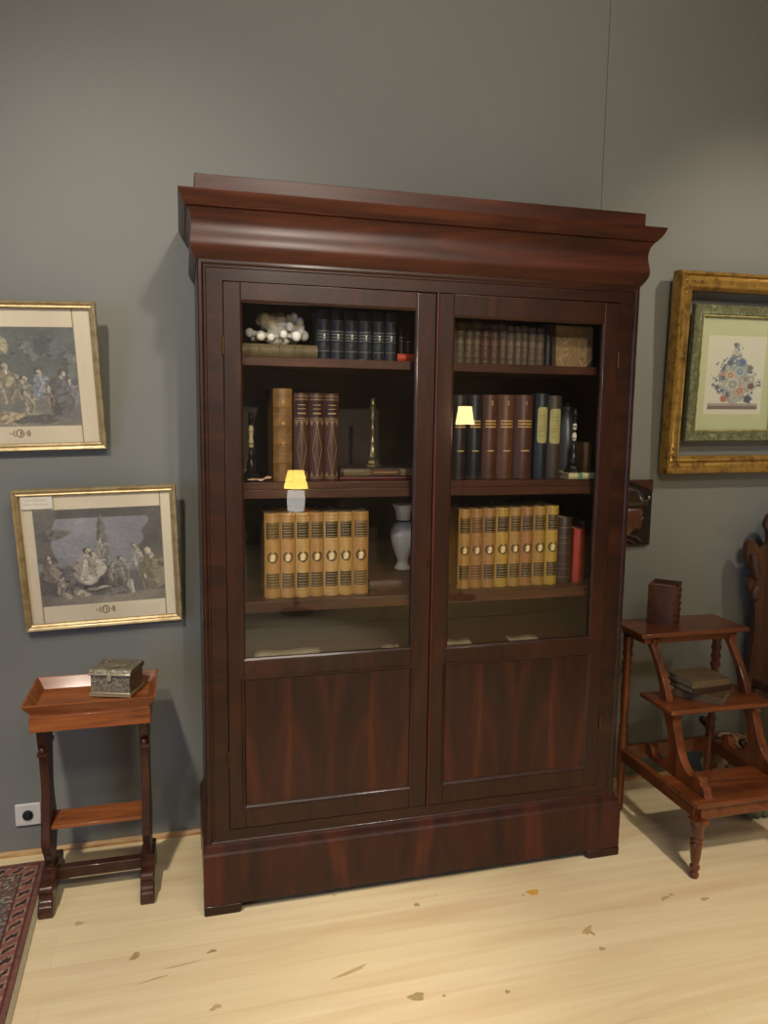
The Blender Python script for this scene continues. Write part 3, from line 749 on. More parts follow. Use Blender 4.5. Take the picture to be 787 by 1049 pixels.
def framed_print(label, x, z, w, h, roll, lean, fn, crop, dup=None, lbl=None, nx=150, nz=120):
    t = thing('framed_engraving', label, 'picture', (x, D-.0285, z), (lean, -roll, 0), 'old engravings in thin gilt frames')
    fw = .021
    m = MB(); m.ring_frame(w, h, [(0, .012), (0, -.008), (.003, -.012), (.008, -.010), (.012, -.006), (.016, -.008), (fw, -.004), (fw, .002), (fw, .012)], -w/2, 0)
    m.build('frame', FRG, t, smooth=25)
    MB().box(-w/2+.008, w/2-.008, .009, .0125, .008, h-.008).build('backing_board', plain('6c5a40', .9), t)
    # mount with a painted image inside: one sheet
    cx0, cx1, cz0, cz1 = crop
    def full(u, v):
        if cx0 < u < cx1 and cz0 < v < cz1: return fn((u-cx0)/(cx1-cx0), (v-cz0)/(cz1-cz0))
        k = .03*math.sin(u*9+v*5); c = [.91+k*.5, .86+k*.5, .75+k*.5]
        dx, dz = (u-(cx0+cx1)/2)/.035, (v-cz0*.62)/.042; r = math.hypot(dx, dz)
        if .55 < r < .8 or (r < .45 and math.sin(dx*9) > 0): c = [.52, .46, .36]
        elif 1 < r < 1.9 and abs(dz) < .35+.3*math.sin(dx*5): c = [.66, .59, .46]
        if abs(u-cx0) < .004 or abs(u-cx1) < .004: c = [.62, .56, .44]
        return c
    paint_grid('engraving_print', -w/2+.018, w/2-.018, .018, h-.018, nx, nz, full, VC, t, 'xz', .006)
    MB().box(-w/2+fw-.004, w/2-fw+.004, .000, .0018, fw-.004, h-fw+.004).build('glass_pane', PGLASS, t)
    if lbl:
        q = MB().box(-w/2+.026, -w/2+.118, -.0022, -.0004, h-.062, h-.022).build('paper_label', plain('d8d4c2', .8), t)
        lab(q, 'small cream card stuck to the upper left of the glass')
        mm = MB()
        for zz, a, b in ((-.034, .040, .098), (-.047, .034, .104)): mm.box(-w/2+a, -w/2+b, -.0024, -.0021, h+zz-.0012, h+zz+.0012)
        mm.build('faded_lettering', plain('c2b09a', .8), q)
    return t
framed_print('lower gilt framed engraving with a small paper card on its glass', -.3698, .7933, .4926, .4725, .0299, .1507, engraving(1, figs, lower_sky, .12), (.085, .925, .135, .885), lbl=True, nx=220, nz=200)
framed_print('upper gilt framed engraving, cut off by the left edge of the photo', -.594, 1.3735, .4926, .458, .0308, .2123, engraving(2, figs2, upper_sky, .16), (.075, .885, .135, .865), nx=220, nz=200)

# big gilt frame with smaller green frame hanging inside it
gx = 2.020
t = thing('gilt_frame', 'large empty gilt picture frame hanging around the smaller green frame', 'picture frame', (gx, D-.040, 1.2855), (.045, -.007, 0))
w, h = .62, .772
m = MB(); m.ring_frame(w, h, [(0, .03), (0, -.012), (.004, -.020), (.012, -.020), (.018, -.012), (.034, -.006), (.046, -.006), (.052, -.012), (.058, -.010), (.070, .004), (.070, .03)], -w/2, 0)
m.build('moulding', gilt('5a4018', 'ac8640', .28), t, smooth=28)
m = MB()
for (cx, cz, sx, sz) in ((-w/2, 0, 1, 1), (w/2, 0, -1, 1), (-w/2, h, 1, -1), (w/2, h, -1, -1)):
    o = len(m.v); r_ = random.Random(int(cx*100+cz*10))
    for k in range(14):
        a = r_.uniform(.02, .105); b = r_.uniform(.022, .055); 
        if k % 2: a, b = b, a
        m.ball((cx+sx*a, -.008, cz+sz*b), .006, (1, .5, 1), 8, 5)
m.build('corner_ornament', gilt('4a360e', '8a6a2c', .45), t, smooth=60)
t = thing('framed_flower_print', 'green framed flower print with pale green mount hanging inside the gilt frame', 'picture', (gx, D-.035, 1.4135), (.045, -.010, 0))
w, h = .436, .526
m = MB(); m.ring_frame(w, h, [(0, .016), (0, -.006), (.004, -.010), (.014, -.008), (.026, -.004), (.034, -.006), (.040, -.002), (.040, .016)], -w/2, 0)
tg = NT('green_marbled_frame'); v = tg.coords(); n1 = tg.noise(v, 60, 4, .7, 1.); m.build('frame', tg.bsdf(tg.ramp(n1, [(.35, '4a4c30'), (.55, '6f7150'), (.7, '9a9a70')]), .4, .2), t, smooth=28)
m = MB(); m.ring_frame(w-.078, h-.078, [(0, .0), (0, -.006), (.003, -.0075), (.006, -.004), (.006, .002)], -w/2+.039, .039); m.build('slip', gilt('6e6a30', 'b8b070', .4), t, smooth=25)
MB().box(-w/2+.01, w/2-.01, .012, .015, .01, h-.01).build('backing_board', plain('6c5a40', .9), t)
def flowers(u, v):
    # u,v over the mount area
    pu, pv = (u-.13)/.72, (v-.165)/.655
    if not (0 < pu < 1 and 0 < pv < 1): 
        e = .012
        if -e < pu < 1+e and -e < pv < 1+e: return (.86, .84, .70)
        return (.76, .78, .62)
    c = [.84, .84, .76]
    if .05 < pv < .10 and .06 < pu < .94: c = [.50, .44, .42]
    elif .10 <= pv < .13 and .06 < pu < .94: c = [.66, .62, .58]
    px, py = pu-.5, pv-.13
    q = mnoise(Vector((pu*9, pv*12, 2.))); q2 = mnoise(Vector((pu*26, pv*34, 7.)))
    # silhouette of the bouquet: wide in the middle, spire on top
    hw = .40*max(0, math.sin(min(1, max(0, py/.62))*PI*.92+.12))**.7 if py < .62 else .13-.5*(py-.62)
    if .0 < py < .80 and abs(px-.02*math.sin(py*9)) < hw*(1+.5*q) and q2 > -.38+.9*max(0, py-.45)+.35*(abs(px) > hw*.7):
        g = .5+.5*q2
        a = (.56, .61, .57); b = (.68, .71, .67) if py < .5 else (.46, .52, .62)
        c = [a[k]*(1-g)+b[k]*g for k in range(3)]
        if q > .28: c = [.42, .44, .52]
        if q < -.30: c = [.72, .70, .64]
    for (x, y, r, col) in FLW:
        dx, dy = pu-x, (pv-y)*1.4; d = math.hypot(dx, dy)/r
        if d < 1.2:
            a = math.atan2(dy, dx); q = d*(1+.10*math.sin(a*5+x*30)+.3*q2)
            if q < 1: k = .86+.12*math.cos(d*8); w_ = min(1, (1-q)*4); c = [cc*k*w_+c0*(1-w_) for cc, c0 in zip(col, c)]
    return c
FLW = [(.42, .50, .09, (.88, .74, .64)), (.60, .30, .10, (.86, .68, .60)), (.33, .19, .075, (.82, .58, .50)), (.47, .38, .13, (.80, .80, .76)), (.58, .55, .10, (.70, .76, .80)), (.62, .67, .07, (.50, .58, .70)),
       (.40, .66, .06, (.48, .54, .62)), (.80, .36, .07, (.56, .46, .46)), (.76, .19, .085, (.42, .44, .54)), (.28, .52, .05, (.82, .70, .62)), (.76, .60, .06, (.60, .56, .52)), (.52, .20, .06, (.82, .78, .70)), (.47, .90, .045, (.55, .58, .56)), (.20, .34, .05, (.5, .54, .56)), (.70, .45, .06, (.74, .66, .62))]
paint_grid('flower_print', -w/2+.036, w/2-.036, .036, h-.036, 150, 190, flowers, VC, t, 'xz', .006)
MB().box(-w/2+.036, w/2-.036, .0, .0018, .036, h-.036).build('glass_pane', PGLASS, t)

# ------------------------------------------------------------ carved plaque, socket
t = thing('carved_plaque', 'dark carved wooden relief of a helmeted head in profile beside the bookcase', 'wall plaque', (1.585, D-.002, .998))
PW, PH = .200, .262
DW = wood('chair', 'z', 4.); DKW = plain('1a120e', .3, 0., .7)
MB().box(-PW/2, PW/2, -.018, 0, 0, PH).build('panel', DKW, t, bevel=.002)
m = MB(); m.prism([(-PW/2, PH), (PW/2, PH), (PW/2, PH-.05), (PW/2-.03, PH-.035), (-.0, PH-.012), (-PW/2, PH-.01)], 'y', -.022, -.017); m.build('carved_corner', plain('3a1c12', .4, 0., .4), t, bevel=.003)
# head profile facing right (towards +x)
hp = bez([(-.02, .03), (-.01, .055), (.02, .058), (.043, .062), (.047, .075), (.044, .083), (.049, .090), (.047, .098), (.060, .112), (.050, .124), (.048, .140), (.052, .150), (.02, .165), (-.03, .16), (-.06, .13), (-.055, .07), (-.03, .05)], 4)
m = MB(); n = len(hp); cx = sum(p[0] for p in hp)/n; cz = sum(p[1] for p in hp)/n
vs = []
for k, (s, y) in enumerate(((1, -.017), (.97, -.030), (.85, -.040), (.6, -.046), (.3, -.048))): vs += [(cx+(a-cx)*s, y, cz+(b-cz)*s) for a, b in hp]
fs = [(j*n+i, j*n+(i+1) % n, (j+1)*n+(i+1) % n, (j+1)*n+i) for j in range(4) for i in range(n)]+[tuple(4*n+i for i in range(n))]
m.add(vs, fs); m.ball((.030, -.043, .122), .006, (1.3, .6, .8), 8, 6); m.tube([(.012, -.046, .132), (.045, -.040, .130)], .003, 6); m.tube([(.03, -.041, .086), (.046, -.036, .086)], .002, 6)
m.build('carved_face', plain('4c2814', .35, 0., .5), t, smooth=70)
hel = bez([(-.07, .15), (-.02, .148), (.03, .150), (.055, .158), (.075, .164), (.06, .175), (.052, .188), (.03, .218), (0, .238), (-.04, .245), (-.075, .23), (-.085, .19)], 4)
m = MB(); n = len(hel); cx = sum(p[0] for p in hel)/n; cz = sum(p[1] for p in hel)/n; vs = []
for s, y in ((1, -.017), (.98, -.034), (.86, -.046), (.6, -.053), (.3, -.055)): vs += [(cx+(a-cx)*s, y, cz+(b-cz)*s) for a, b in hel]
m.add(vs, [(j*n+i, j*n+(i+1) % n, (j+1)*n+(i+1) % n, (j+1)*n+i) for j in range(4) for i in range(n)]+[tuple(4*n+i for i in range(n))])
m.build('helmet', plain('30261e', .22, .2, .8), t, smooth=70)
m = MB(); m.tube(bez([(-.03, -.05, .225), (.01, -.048, .222), (.035, -.044, .20), (.05, -.04, .178)], 6), .004, 8); m.tube([(.065, -.02, .175), (.085, -.022, .182)], .004, 8); m.ball((.083, -.022, .19), .008, (1, .7, 1)); m.build('helmet_crest', plain('4a4038', .2, .3, .8), t, smooth=70)
m = MB(); m.tube(bez([(-.09, -.02, .09), (-.05, -.026, .05), (-.06, -.024, .01)], 6), .012, 8); m.tube(bez([(-.01, -.024, .045), (.03, -.026, .034), (.06, -.022, .012)], 6), .005, 8); m.tube(bez([(-.04, -.022, .03), (.0, -.024, .022), (.03, -.02, .008)], 6), .006, 8); m.build('collar', plain('3a241a', .25, .1, .8), t, smooth=70)

t = thing('wall_socket', 'white wall socket with a black round insert low on the wall', 'socket', (-.642, D, .146))
MB().box(-.040, .040, -.010, 0, -.038, .038).build('plate', plain('c9c6bc', .4), t, bevel=.003)
m = MB()
for k in range(1): m.lathe([(.0165, 0), (.0165, .006), (.012, .0075), (.004, .0078)], seg=20)
o = m.build('insert', plain('15161a', .4), t, smooth=40); o.rotation_euler = (PI/2, 0, 0); o.location = (0, -.0095, 0)
MB().box(-.003, .003, -.0185, -.017, -.010, .010).build('slot', plain('2c2d30', .4), t)

# ------------------------------------------------------------ tray side table
TX0, TX1, TY0, TY1 = -.575, -.205, .066, .322
t = thing('side_table', 'small mahogany side table with a flared tray top and curved end supports', 'side table', ((TX0+TX1)/2, (TY0+TY1)/2, 0))
cx, cy = (TX0+TX1)/2, (TY0+TY1)/2; hw, hd = (TX1-TX0)/2, (TY1-TY0)/2
TW, TD = wood('table', 'x'), wood('tabledark', 'z', 2.)
# tray rim
ring = [(.020, .6265), (0, .658), (.0, .6605), (.006, .6605), (.027, .6275)]
m = MB(); vs = []
for i, z in ring: vs += [(-hw+i, -hd+i, z), (hw-i, -hd+i, z), (hw-i, hd-i, z), (-hw+i, hd-i, z)]
m.add(vs, [(j*4+k, j*4+(k+1) % 4, ((j+1) % 5)*4+(k+1) % 4, ((j+1) % 5)*4+k) for j in range(5) for k in range(4)]); m.build('tray_rim', TW, t)
MB().box(-hw+.020, hw-.020, -hd+.020, hd-.020, .6205, .6285).build('tray_bottom', wood('table', 'x', 9.), t)
MB().box(-hw+.017, hw-.017, -hd+.017, hd-.017, .573, .6204).build('apron', wood('table', 'x', 4.), t, bevel=.0015)
# end supports: lyre-like boards in the y-z plane
front = [(.072, .573), (.066, .53), (.052, .49), (.044, .44), (.035, .38), (.040, .32), (.060, .26), (.078, .215), (.070, .185), (.045, .150), (.030, .120), (.030, .095)]
F = bez(front, 5); poly = [(-a, b) for a, b in F]+[(a, b) for a, b in F[::-1]]
for sx in (-1, 1):
    xx = sx*(.145); m = MB(); m.prism(poly, 'x', xx-.013, xx+.013)
    m.build('end_support', TD, t, bevel=.003)
    for sy in (-1, 1):
        k = MB(); k.ball((xx, sy*.066, .497), .009, (1, .7, 1)); k.box(xx-.014, xx+.014, sy*.060-.008, sy*.060+.008, .479, .489)
        k.build('turned_boss', TD, t, smooth=60)
    # scroll foot
    m = MB(); ft = bez([(-.128, 0), (-.133, .018), (-.128, .036), (-.112, .046), (-.106, .060), (-.110, .075), (-.098, .088), (-.070, .090), (-.052, .098), (-.03, .104), (0, .106)], 4)
    pf = ft+[(-a, b) for a, b in ft[::-1][1:]]+[(.085, 0), (.07, .02), (.03, .03), (-.03, .03), (-.07, .02), (-.085, 0)]
    m.prism(pf, 'x', xx-.021, xx+.021); m.build('foot', wood('tabledark', 'y', 6.), t, bevel=.011, seg=4)
m = MB(); m.box(-.132, .132, -.052, .052, .238, .249); m.build('lower_shelf', wood('table', 'x', 12.), t, bevel=.002)
m = MB(); m.box(-.132, .132, -.016, .016, .052, .088); m.build('stretcher', TD, t, bevel=.004)
# casket
cs = thing('casket', 'small embossed metal casket with hinged lid on the tray table', 'casket', (-.325, .222, .6287), (0, 0, -.32)); cs.scale = (1.12, 1.08, 1.14)
te = NT('embossed_silver'); v = te.coords(); nn = te.noise(v, 95, 4, .6, 1.5)
EMB = te.bsdf(te.ramp(nn, [(.3, '4a4436'), (.5, '7c7460'), (.7, 'a49a82')]), .4, .45, bump=nn, bstr=.7, bdist=.004)
SILV = plain('a89c80', .35, .5)
cw, cd = .058, .052
MB().box(-cw+.004, cw-.004, -cd+.004, cd-.004, .006, .062).build('body', EMB, cs)
m = MB(); m.prism([(-cd-.001, .062), (-cd-.001, .070), (-cd+.006, .078), (cd-.006, .078), (cd+.001, .070), (cd+.001, .062)], 'x', -cw-.001, cw+.001); m.build('lid', EMB, cs, bevel=.002)
m = MB(); m.ring_frame(2*cw, 2*cd, [(0, 0), (0, -.008), (.003, -.008), (.006, -.002), (.006, 0)], -cw, -cd); o = m.build('base_moulding', SILV, cs); o.rotation_euler = (-PI/2, 0, 0); o.scale = (1, 1, -1); o.location = (0, 0, .004)
m = MB()
m.box(-cw-.0015, cw+.0015, -cd-.003, -cd+.002, .0625, .0685); m.box(-cw+.002, cw-.002, -cd-.001, -cd+.005, .010, .015); m.build('edge_trim', SILV, cs, bevel=.0015)
for a in (-1, 1):
    for b in (-1, 1): MB().ball((a*(cw-.006), b*(cd-.006), .0045), .0045).build('ball_foot', SILV, cs, smooth=60)
MB().box(-.006, .006, -cd-.0045, -cd-.001, .048, .070).build('clasp', SILV, cs, bevel=.001)
m = MB(); m.ball((0, 0, .0795), .03, (1.3, 1, .12), 16, 6); m.ball((-.03, .01, .080), .008, (1, 1, .5)); m.build('lid_relief', EMB, cs, smooth=70)

# ------------------------------------------------------------ library steps
ls = thing('library_steps', 'mahogany library steps with three treads and turned legs', 'library steps', (1.69, 0, 0))
SW, SWy, SWz = wood('stool', 'x'), wood('stool', 'y', 2.), wood('stool', 'z', 3.)
def tread(x0, x1, y0, y1, z, th=.017):
    m = MB(); x0 -= 1.69; x1 -= 1.69
    m.box(x0, x1, y0, y1, z-th, z); m.build('tread', SW, ls, bevel=.006, seg=3)
tread(1.452, 1.905, .092, .300, .737)
tread(1.474, 1.885, -.068, .125, .513)
tread(1.466, 1.892, -.240, -.030, .268, .016)
# top apron
m = MB(); m.box(-.205, .185, .125, .143, .690, .7198); m.box(-.205, .185, .255, .273, .690, .7198); m.box(-.205, -.187, .14, .26, .690, .7198); m.box(.167, .185, .14, .26, .690, .7198); m.build('top_apron', SW, ls, bevel=.002)
# base frame under lowest tread and running back to the rear legs
m = MB()
for x in (-.213, .183): m.box(x, x+.022, -.205, .235, .205, .2515)
m.box(-.195, .19, -.222, -.202, .205, .2515); m.box(-.195, .19, .225, .243, .205, .262)
m.build('base_frame', SWy, ls, bevel=.003)
# legs
def turned(zb, zt, x, y, r=.016, name='leg'):
    L = zt-zb; R_ = 1.12
    if L < .3:
        pr = [(.010, 0), (.013, .03), (.0135, .08), (.009, .12), (.0145, .17), (.0150, .22), (.010, .26), (.013, .32), (.0155, .45), (.0175, .58), (.0175, .63), (.0145, .66), (.0185, .70), (.0145, .74), (.0185, .78), (.0180, .86), (.0205, 1)]
    else:
        pr = [(.009, 0), (.012, .02), (.012, .06), (.014, .20), (.016, .30), (.016, .44), (.012, .46), (.017, .48), (.012, .50), (.0135, .56), (.0155, .70), (.0125, .78), (.018, .80), (.012, .825), (.018, .85), (.012, .875), (.018, .90), (.013, .925), (.017, .95), (.017, 1)]
    m = MB(); m.lathe([(a*R_, zb+b*L) for a, b in pr], (x, y, 0), 18); m.build(name, SWz, ls, smooth=50)
for x in (-.200, .190): turned(0, .190, x, -.222+.01); turned(0, .6905, x, .236)
for x in (-.200, .190):
    MB().prism([(x-.024, .206), (x+.024, .206), (x+.024, .198), (x+.019, .190), (x-.019, .190), (x-.024, .198)], 'y', -.236, -.190).build('leg_block', SWz, ls, bevel=.002)
# side brackets
up = [(.150, .7197), (.118, .715), (.112, .700), (.120, .688), (.105, .665), (.075, .625), (.045, .58), (.022, .54), (.012, .513)]
upb = [(.060, .513), (.068, .56), (.095, .61), (.130, .66), (.160, .69), (.200, .7197)]
lo = [(-.005, .4955), (-.030, .490), (-.036, .475), (-.026, .460), (-.040, .42), (-.058, .375), (-.085, .335), (-.115, .312), (-.135, .310), (-.150, .322), (-.168, .326), (-.182, .318), (-.184, .304), (-.196, .300), (-.204, .290), (-.206, .278), (-.216, .268)]
lob = [(.10, .268), (.125, .285), (.128, .308), (.108, .322), (.085, .312), (.08, .296), (.05, .290), (.015, .305), (-.008, .335), (.0, .38), (.012, .43), (.05, .4955)]
for x in (-.178, .150):
    m = MB(); m.prism(bez(up, 4)+bez(upb, 4), 'x', x, x+.026); m.build('upper_bracket', SWz, ls, bevel=.003)
    m = MB(); m.prism(bez(lo, 4)+bez(lob, 4), 'x', x, x+.030); m.build('lower_bracket', SWz, ls, bevel=.003)
# books on the steps
LB = leather('56341e', .45, '1e0e08', .5)
def free_book(x, y, z, rz, w, d, h, mat, label, flat=False, group=None, tilt=0):
    """w thickness, d depth of boards, h height; spine towards local -y."""
    t = thing('book', label, 'book', (x, y, z), (0, 0, rz), group)
    if not flat:
        m = MB(); bt = .003; B = w*.25; N = 8
        lv = [(0, 0)]+[q for k in range(5) for q in ((h*(k+1)/6-.004, 0), (h*(k+1)/6-.0015, .003), (h*(k+1)/6+.0015, .003), (h*(k+1)/6+.004, 0))]+[(h, 0)]
        vs = [((-1+2*i/N)*w/2, -(B+e)*(1-(-1+2*i/N)**2)-e*.5+B, q) for q, e in lv for i in range(N+1)]
        m.add(vs, [(j*(N+1)+i, j*(N+1)+i+1, (j+1)*(N+1)+i+1, (j+1)*(N+1)+i) for j in range(len(lv)-1) for i in range(N)])
        for s in (-1, 1): m.box(min(s*w/2, s*(w/2-bt)), max(s*w/2, s*(w/2-bt)), B, d, 0, h)
        m.box(-w/2+bt, w/2-bt, B-.001, B+.002, 0, h); m.build('cover', mat, t, smooth=35)
        MB().box(-w/2+bt, w/2-bt, B+.002, d-.005, .004, h-.006).build('page_block', PAPER, t)
    else:
        m = MB(); bt = .0035
        m.box(-w/2, w/2, 0, d, 0, bt); m.box(-w/2, w/2, 0, d, h-bt, h); m.box(-w/2, w/2, -.003, .003, 0, h); m.build('cover', mat, t, bevel=.001)
        MB().box(-w/2+.006, w/2-.006, .003, d-.006, bt, h-bt).build('page_block', plain('8c7a58', .85, 0., 0., .3), t)
    return t
# two upright books side by side on the top tread: spine faces front right
free_book(1.645, .168, .7372, .80, .040, .105, .152, LB, 'thick brown leather book standing on the top tread, left of the pair', group='old books standing on the top tread')
free_book(1.682, .204, .7372, .80, .036, .100, .156, leather('482a1a', .45, '200f0a', .5), 'brown leather book standing on the top tread, right of the pair', group='old books standing on the top tread')
GB = leather('5c4a34', .6, '2c2218', .5)
free_book(1.6285, .005, .5132, -.89, .170, .130, .027, GB, 'worn tan book at the bottom of the stack on the middle tread', True, 'stack of old books on the middle tread')
free_book(1.680, -.002, .5404, .12, .172, .125, .023, leather('3e2c1e', .6, '1c140e', .5), 'dark brown book in the middle of the stack on the middle tread', True, 'stack of old books on the middle tread')
free_book(1.672, -.004, .5636, .06, .165, .130, .024, leather('66563c', .65, '3a2e20', .4), 'olive tan book on top of the stack on the middle tread', True, 'stack of old books on the middle tread')

# ------------------------------------------------------------ carved chair at the right edge and tapestry footstool
ch = thing('carved_chair', 'carved high-backed wooden chair cut off by the right edge of the photo', 'chair', (2.40, .24, 0))
CW = wood('chair', 'z', 1.)
ou = bez([(-.27, .34), (-.265, .5), (-.255, .62), (-.262, .74), (-.285, .80), (-.30, .83), (-.298, .86), (-.275, .87), (-.262, .86)], 4)
bk = ou+bez([(-.29, .90), (-.315, .95), (-.318, 1.0), (-.300, 1.02), (-.280, 1.005), (-.262, .985), (-.235, .985), (-.215, 1.01), (-.222, 1.05), (-.235, 1.08), (-.215, 1.12), (-.17, 1.12), (-.13, 1.08), (-.06, 1.12), (0, 1.15)], 4)
poly = bk+[(-a, b) for a, b in bk[::-1][1:]]
m = MB(); m.prism(poly, 'y', .10, .128); m.build('back_panel', CW, ch, bevel=.008, seg=3)
for s in (-1, 1):
    m = MB(); m.tube([(s*.290, .095, .96), (s*.285, .088, .90), (s*.270, .09, .86)], [.018, .022, .014], 10); m.build('carved_scroll', CW, ch, smooth=70)
    MB().ball((s*.225, .09, 1.08), .03, (1, .5, 1)).build('carved_boss', CW, ch, smooth=70)
    MB().ball((s*.272, .088, .80), .022, (1, .6, 1.5)).build('carved_boss', CW, ch, smooth=70)
m = MB(); m.ball((0, .092, .95), .07, (1.6, .25, .8)); m.build('carved_crest', CW, ch, smooth=70)
MB().box(-.245, .25, -.30, .11, .40, .435).build('seat', CW, ch, bevel=.006)
for s in (-1, 1):
    for y, sg in ((-.27, 1), (.09, 1)):
        if y < 0: pts = [(s*.235, y, 0), (s*.24, y, .1), (s*.225, y, .25), (s*.235, y, .40)]
        else: pts = [(s*.235, y, 0), (s*.235, y, .2), (s*.235, y, .40)]
        MB().tube(bez(pts, 5), .02, 10).build('leg', CW, ch, smooth=60)
fs_ = thing('tapestry_footstool', 'low footstool in floral tapestry with a scalloped fringe behind the library steps', 'footstool', (1.995, .195, 0))
rn = random.Random(9)
tf = NT('floral_tapestry'); v = tf.coords(); vo = tf.n('ShaderNodeTexVoronoi'); vo.inputs['Scale'].default_value = 34; tf.l(v, vo.inputs['Vector'])
sc_ = tf.n('ShaderNodeSeparateColor'); tf.l(vo.outputs['Color'], sc_.inputs[0])
TAP = tf.bsdf(tf.ramp(sc_.outputs[0], [(.0, '5a4c30'), (.25, '8a8058'), (.45, 'a89068'), (.6, '94503a'), (.72, 'c8b090'), (.9, '66704a')], 'CONSTANT'), .85)
MB().box(-.078, .085, -.135, .15, .03, .205).build('tapestry_body', TAP, fs_, bevel=.02, seg=4)
FRI = plain('5c5a40', .8, 0., 0., .4)
def fringe(p, q, n):
    m = MB()
    for k in range(n):
        a = (k+.5)/n; x = p[0]+(q[0]-p[0])*a; y = p[1]+(q[1]-p[1])*a
        m.ball((x, y, .028), .019, (1, 1, 1.2), 10, 7); m.ball((x, y, .05), .016, (1.2, 1.2, 1), 8, 6)
    m.build('scalloped_fringe', FRI, fs_, smooth=60)
fringe((-.085, -.145), (.09, -.145), 5); fringe((-.082, -.13), (-.082, .14), 7)
FD = wood('case', 'y', 8.)
for y in (-.10, .13):
    m = MB(); m.tube(bez([(-.085, y, .285), (-.06, y, .262), (-.03, y, .215), (.02, y, .19), (.08, y, .178)], 5), [.012]+[.014]*19+[.012], 10)
    m.ball((-.082, y, .287), .016); m.build('scroll_arm', FD, fs_, smooth=60)
MB().box(-.083, .09, -.14, .155, .190, .206).build('seat_rail', FD, fs_, bevel=.004)
m = MB(); m.ball((.005, .01, .215), .09, (.92, 1.5, .36), 20, 10); m.build('tapestry_cushion', TAP, fs_, smooth=70)

# ------------------------------------------------------------ rug
rg = thing('rug', 'red oriental rug with patterned border at the left edge of the floor', 'rug', (-.573, .02, 0), (0, 0, .024))
def rug_fn(u, v):
    # metres from the right edge (e) and from the far edge (g)
    x = -1.0+u*1.0; y = -1.6+v*1.955
    e = -x; g = .355-y; d = min(e, g); s = y if e <= g else x
    red = (.42, .21, .17); pink = (.55, .33, .26); dk = (.20, .12, .12)
    nz = 1+.25*mnoise(Vector((x*90, y*90, 1)))+.15*mnoise(Vector((x*300, y*300, 4)))
    T = lambda c: tuple(q*nz for q in c)
    if d < .014: return T((.44, .28, .23))
    if d < .018: return T(dk)
    if d < .064:
        ph = (s/.052) % 1-.5; w = (d-.041)/.022
        wob = mnoise(Vector((s*70, w*1.6, 0)))
        if abs(ph*1.5+w*.45) < .27+.2*wob and abs(w) < .72: return T((.21, .13, .13))
        if abs(ph*1.5+w*.45) < .40+.2*wob and abs(w) < .85: return T((.62, .50, .42))
        if abs(w) > .86: return T(red)
        return T((.50, .32, .27))
    if d < .068: return T(dk)
    if d < .140:
        w = (d-.104)/.036; k = mnoise(Vector((s*85, w*3.2, 5))); k2 = mnoise(Vector((s*150, w*6, 9)))
        return T((.56, .52, .45)) if k > .22 else (T((.36, .38, .34)) if k > .02 else (T((.44, .27, .23)) if k2 > -.1 else T((.28, .25, .26))))
    if d < .144: return T(dk)
    if d < .160: return dk
    if d < .205:
        ph = (s/.058) % 1-.5; w = (d-.182)/.02
        return (.2, .1, .1) if ph*ph*14+w*w < .5 else (.52, .28, .22)
    k = math.sin(x*95)*math.sin(y*95)
    return (.20, .14, .16) if k > .5 else (.44, .16, .13) if k > -.3 else (.50, .34, .28)
paint_grid('pile', -1.0, 0, -1.6, .355, 260, 500, rug_fn, vcol_mat('woven_wool', .95), rg, 'xy', .0075, .005)
MB().box(-1.0, .014, -1.6, .30, .0002, .0048).build('underlay', plain('9a9074', .95), rg)

# ------------------------------------------------------------ lamps of the room (behind the camera, seen only as reflections)
def floor_lamp(x, y, z, label, power, tint='ffd68a', em=9., shade_r=.066):
    t = thing('floor_lamp', label, 'lamp', (x, y, 0))
    DKM = plain('2a241c', .4, .6)
    MB().lathe([(.13, 0), (.13, .012), (.03, .03), (.012, .05)], seg=24).build('base', DKM, t, smooth=40)
    MB().lathe([(.010, .05), (.010, z-.06)], seg=12).build('pole', DKM, t, smooth=40)
    m = MB(); m.lathe([(shade_r*1.15, z-.07), (shade_r*.8, z+.075)], seg=28)
    m.f = m.f[:-2]; m.mi = m.mi[:-2]
    o = m.build('lamp_shade', emit_mat(tint, em), t, smooth=60)
    l = bpy.data.lights.new('bulb', 'POINT'); l.energy = power; l.color = lin(tint)[:3]; l.shadow_soft_size = .05
    lo_ = bpy.data.objects.new('bulb', l); C.objects.link(lo_); lo_.parent = t; lo_.location = (0, 0, z+.02)
floor_lamp(2.10, -3.6, 1.50, 'floor lamp with a glowing cream shade in the room behind the viewer, right', 20, em=16.)
t = thing('lamp_table', 'round brown table carrying a lamp in the room behind the viewer', 'table', (.70, -3.4, 0))
MB().lathe([(.20, .755), (.21, .765), (.21, .775), (.20, .78)], seg=32).build('table_top', wood('table', 'x'), t, smooth=30)
MB().lathe([(.02, .03), (.03, .3), (.02, .5), (.03, .755)], seg=16).build('column', wood('table', 'z'), t, smooth=60)
MB().lathe([(.12, 0), (.13, .01), (.03, .03)], seg=24).build('base', wood('table', 'x'), t, smooth=40)
t = thing('table_lamp', 'lamp with white ribbed base, given an added glow, and lit shade on the round table behind the viewer', 'lamp', (.70, -3.4, .7805))
m = MB(); n_ = 32
vs = [((.055+.006*math.cos(k*8*2*PI/n_*2)+.008*math.sin(z*20))*math.cos(2*PI*k/n_), (.055+.006*math.cos(k*8*2*PI/n_*2))*math.sin(2*PI*k/n_), z) for z in (0, .05, .10, .15) for k in range(n_)]
m.add(vs, [(j_*n_+k, j_*n_+(k+1) % n_, (j_+1)*n_+(k+1) % n_, (j_+1)*n_+k) for j_ in range(3) for k in range(n_)]+[tuple(3*n_+k for k in range(n_))]); m.build('lamp_base', emit_mat('f4f0e4', 3.5), t)  # base glow is added so that its mirror image shows in the door
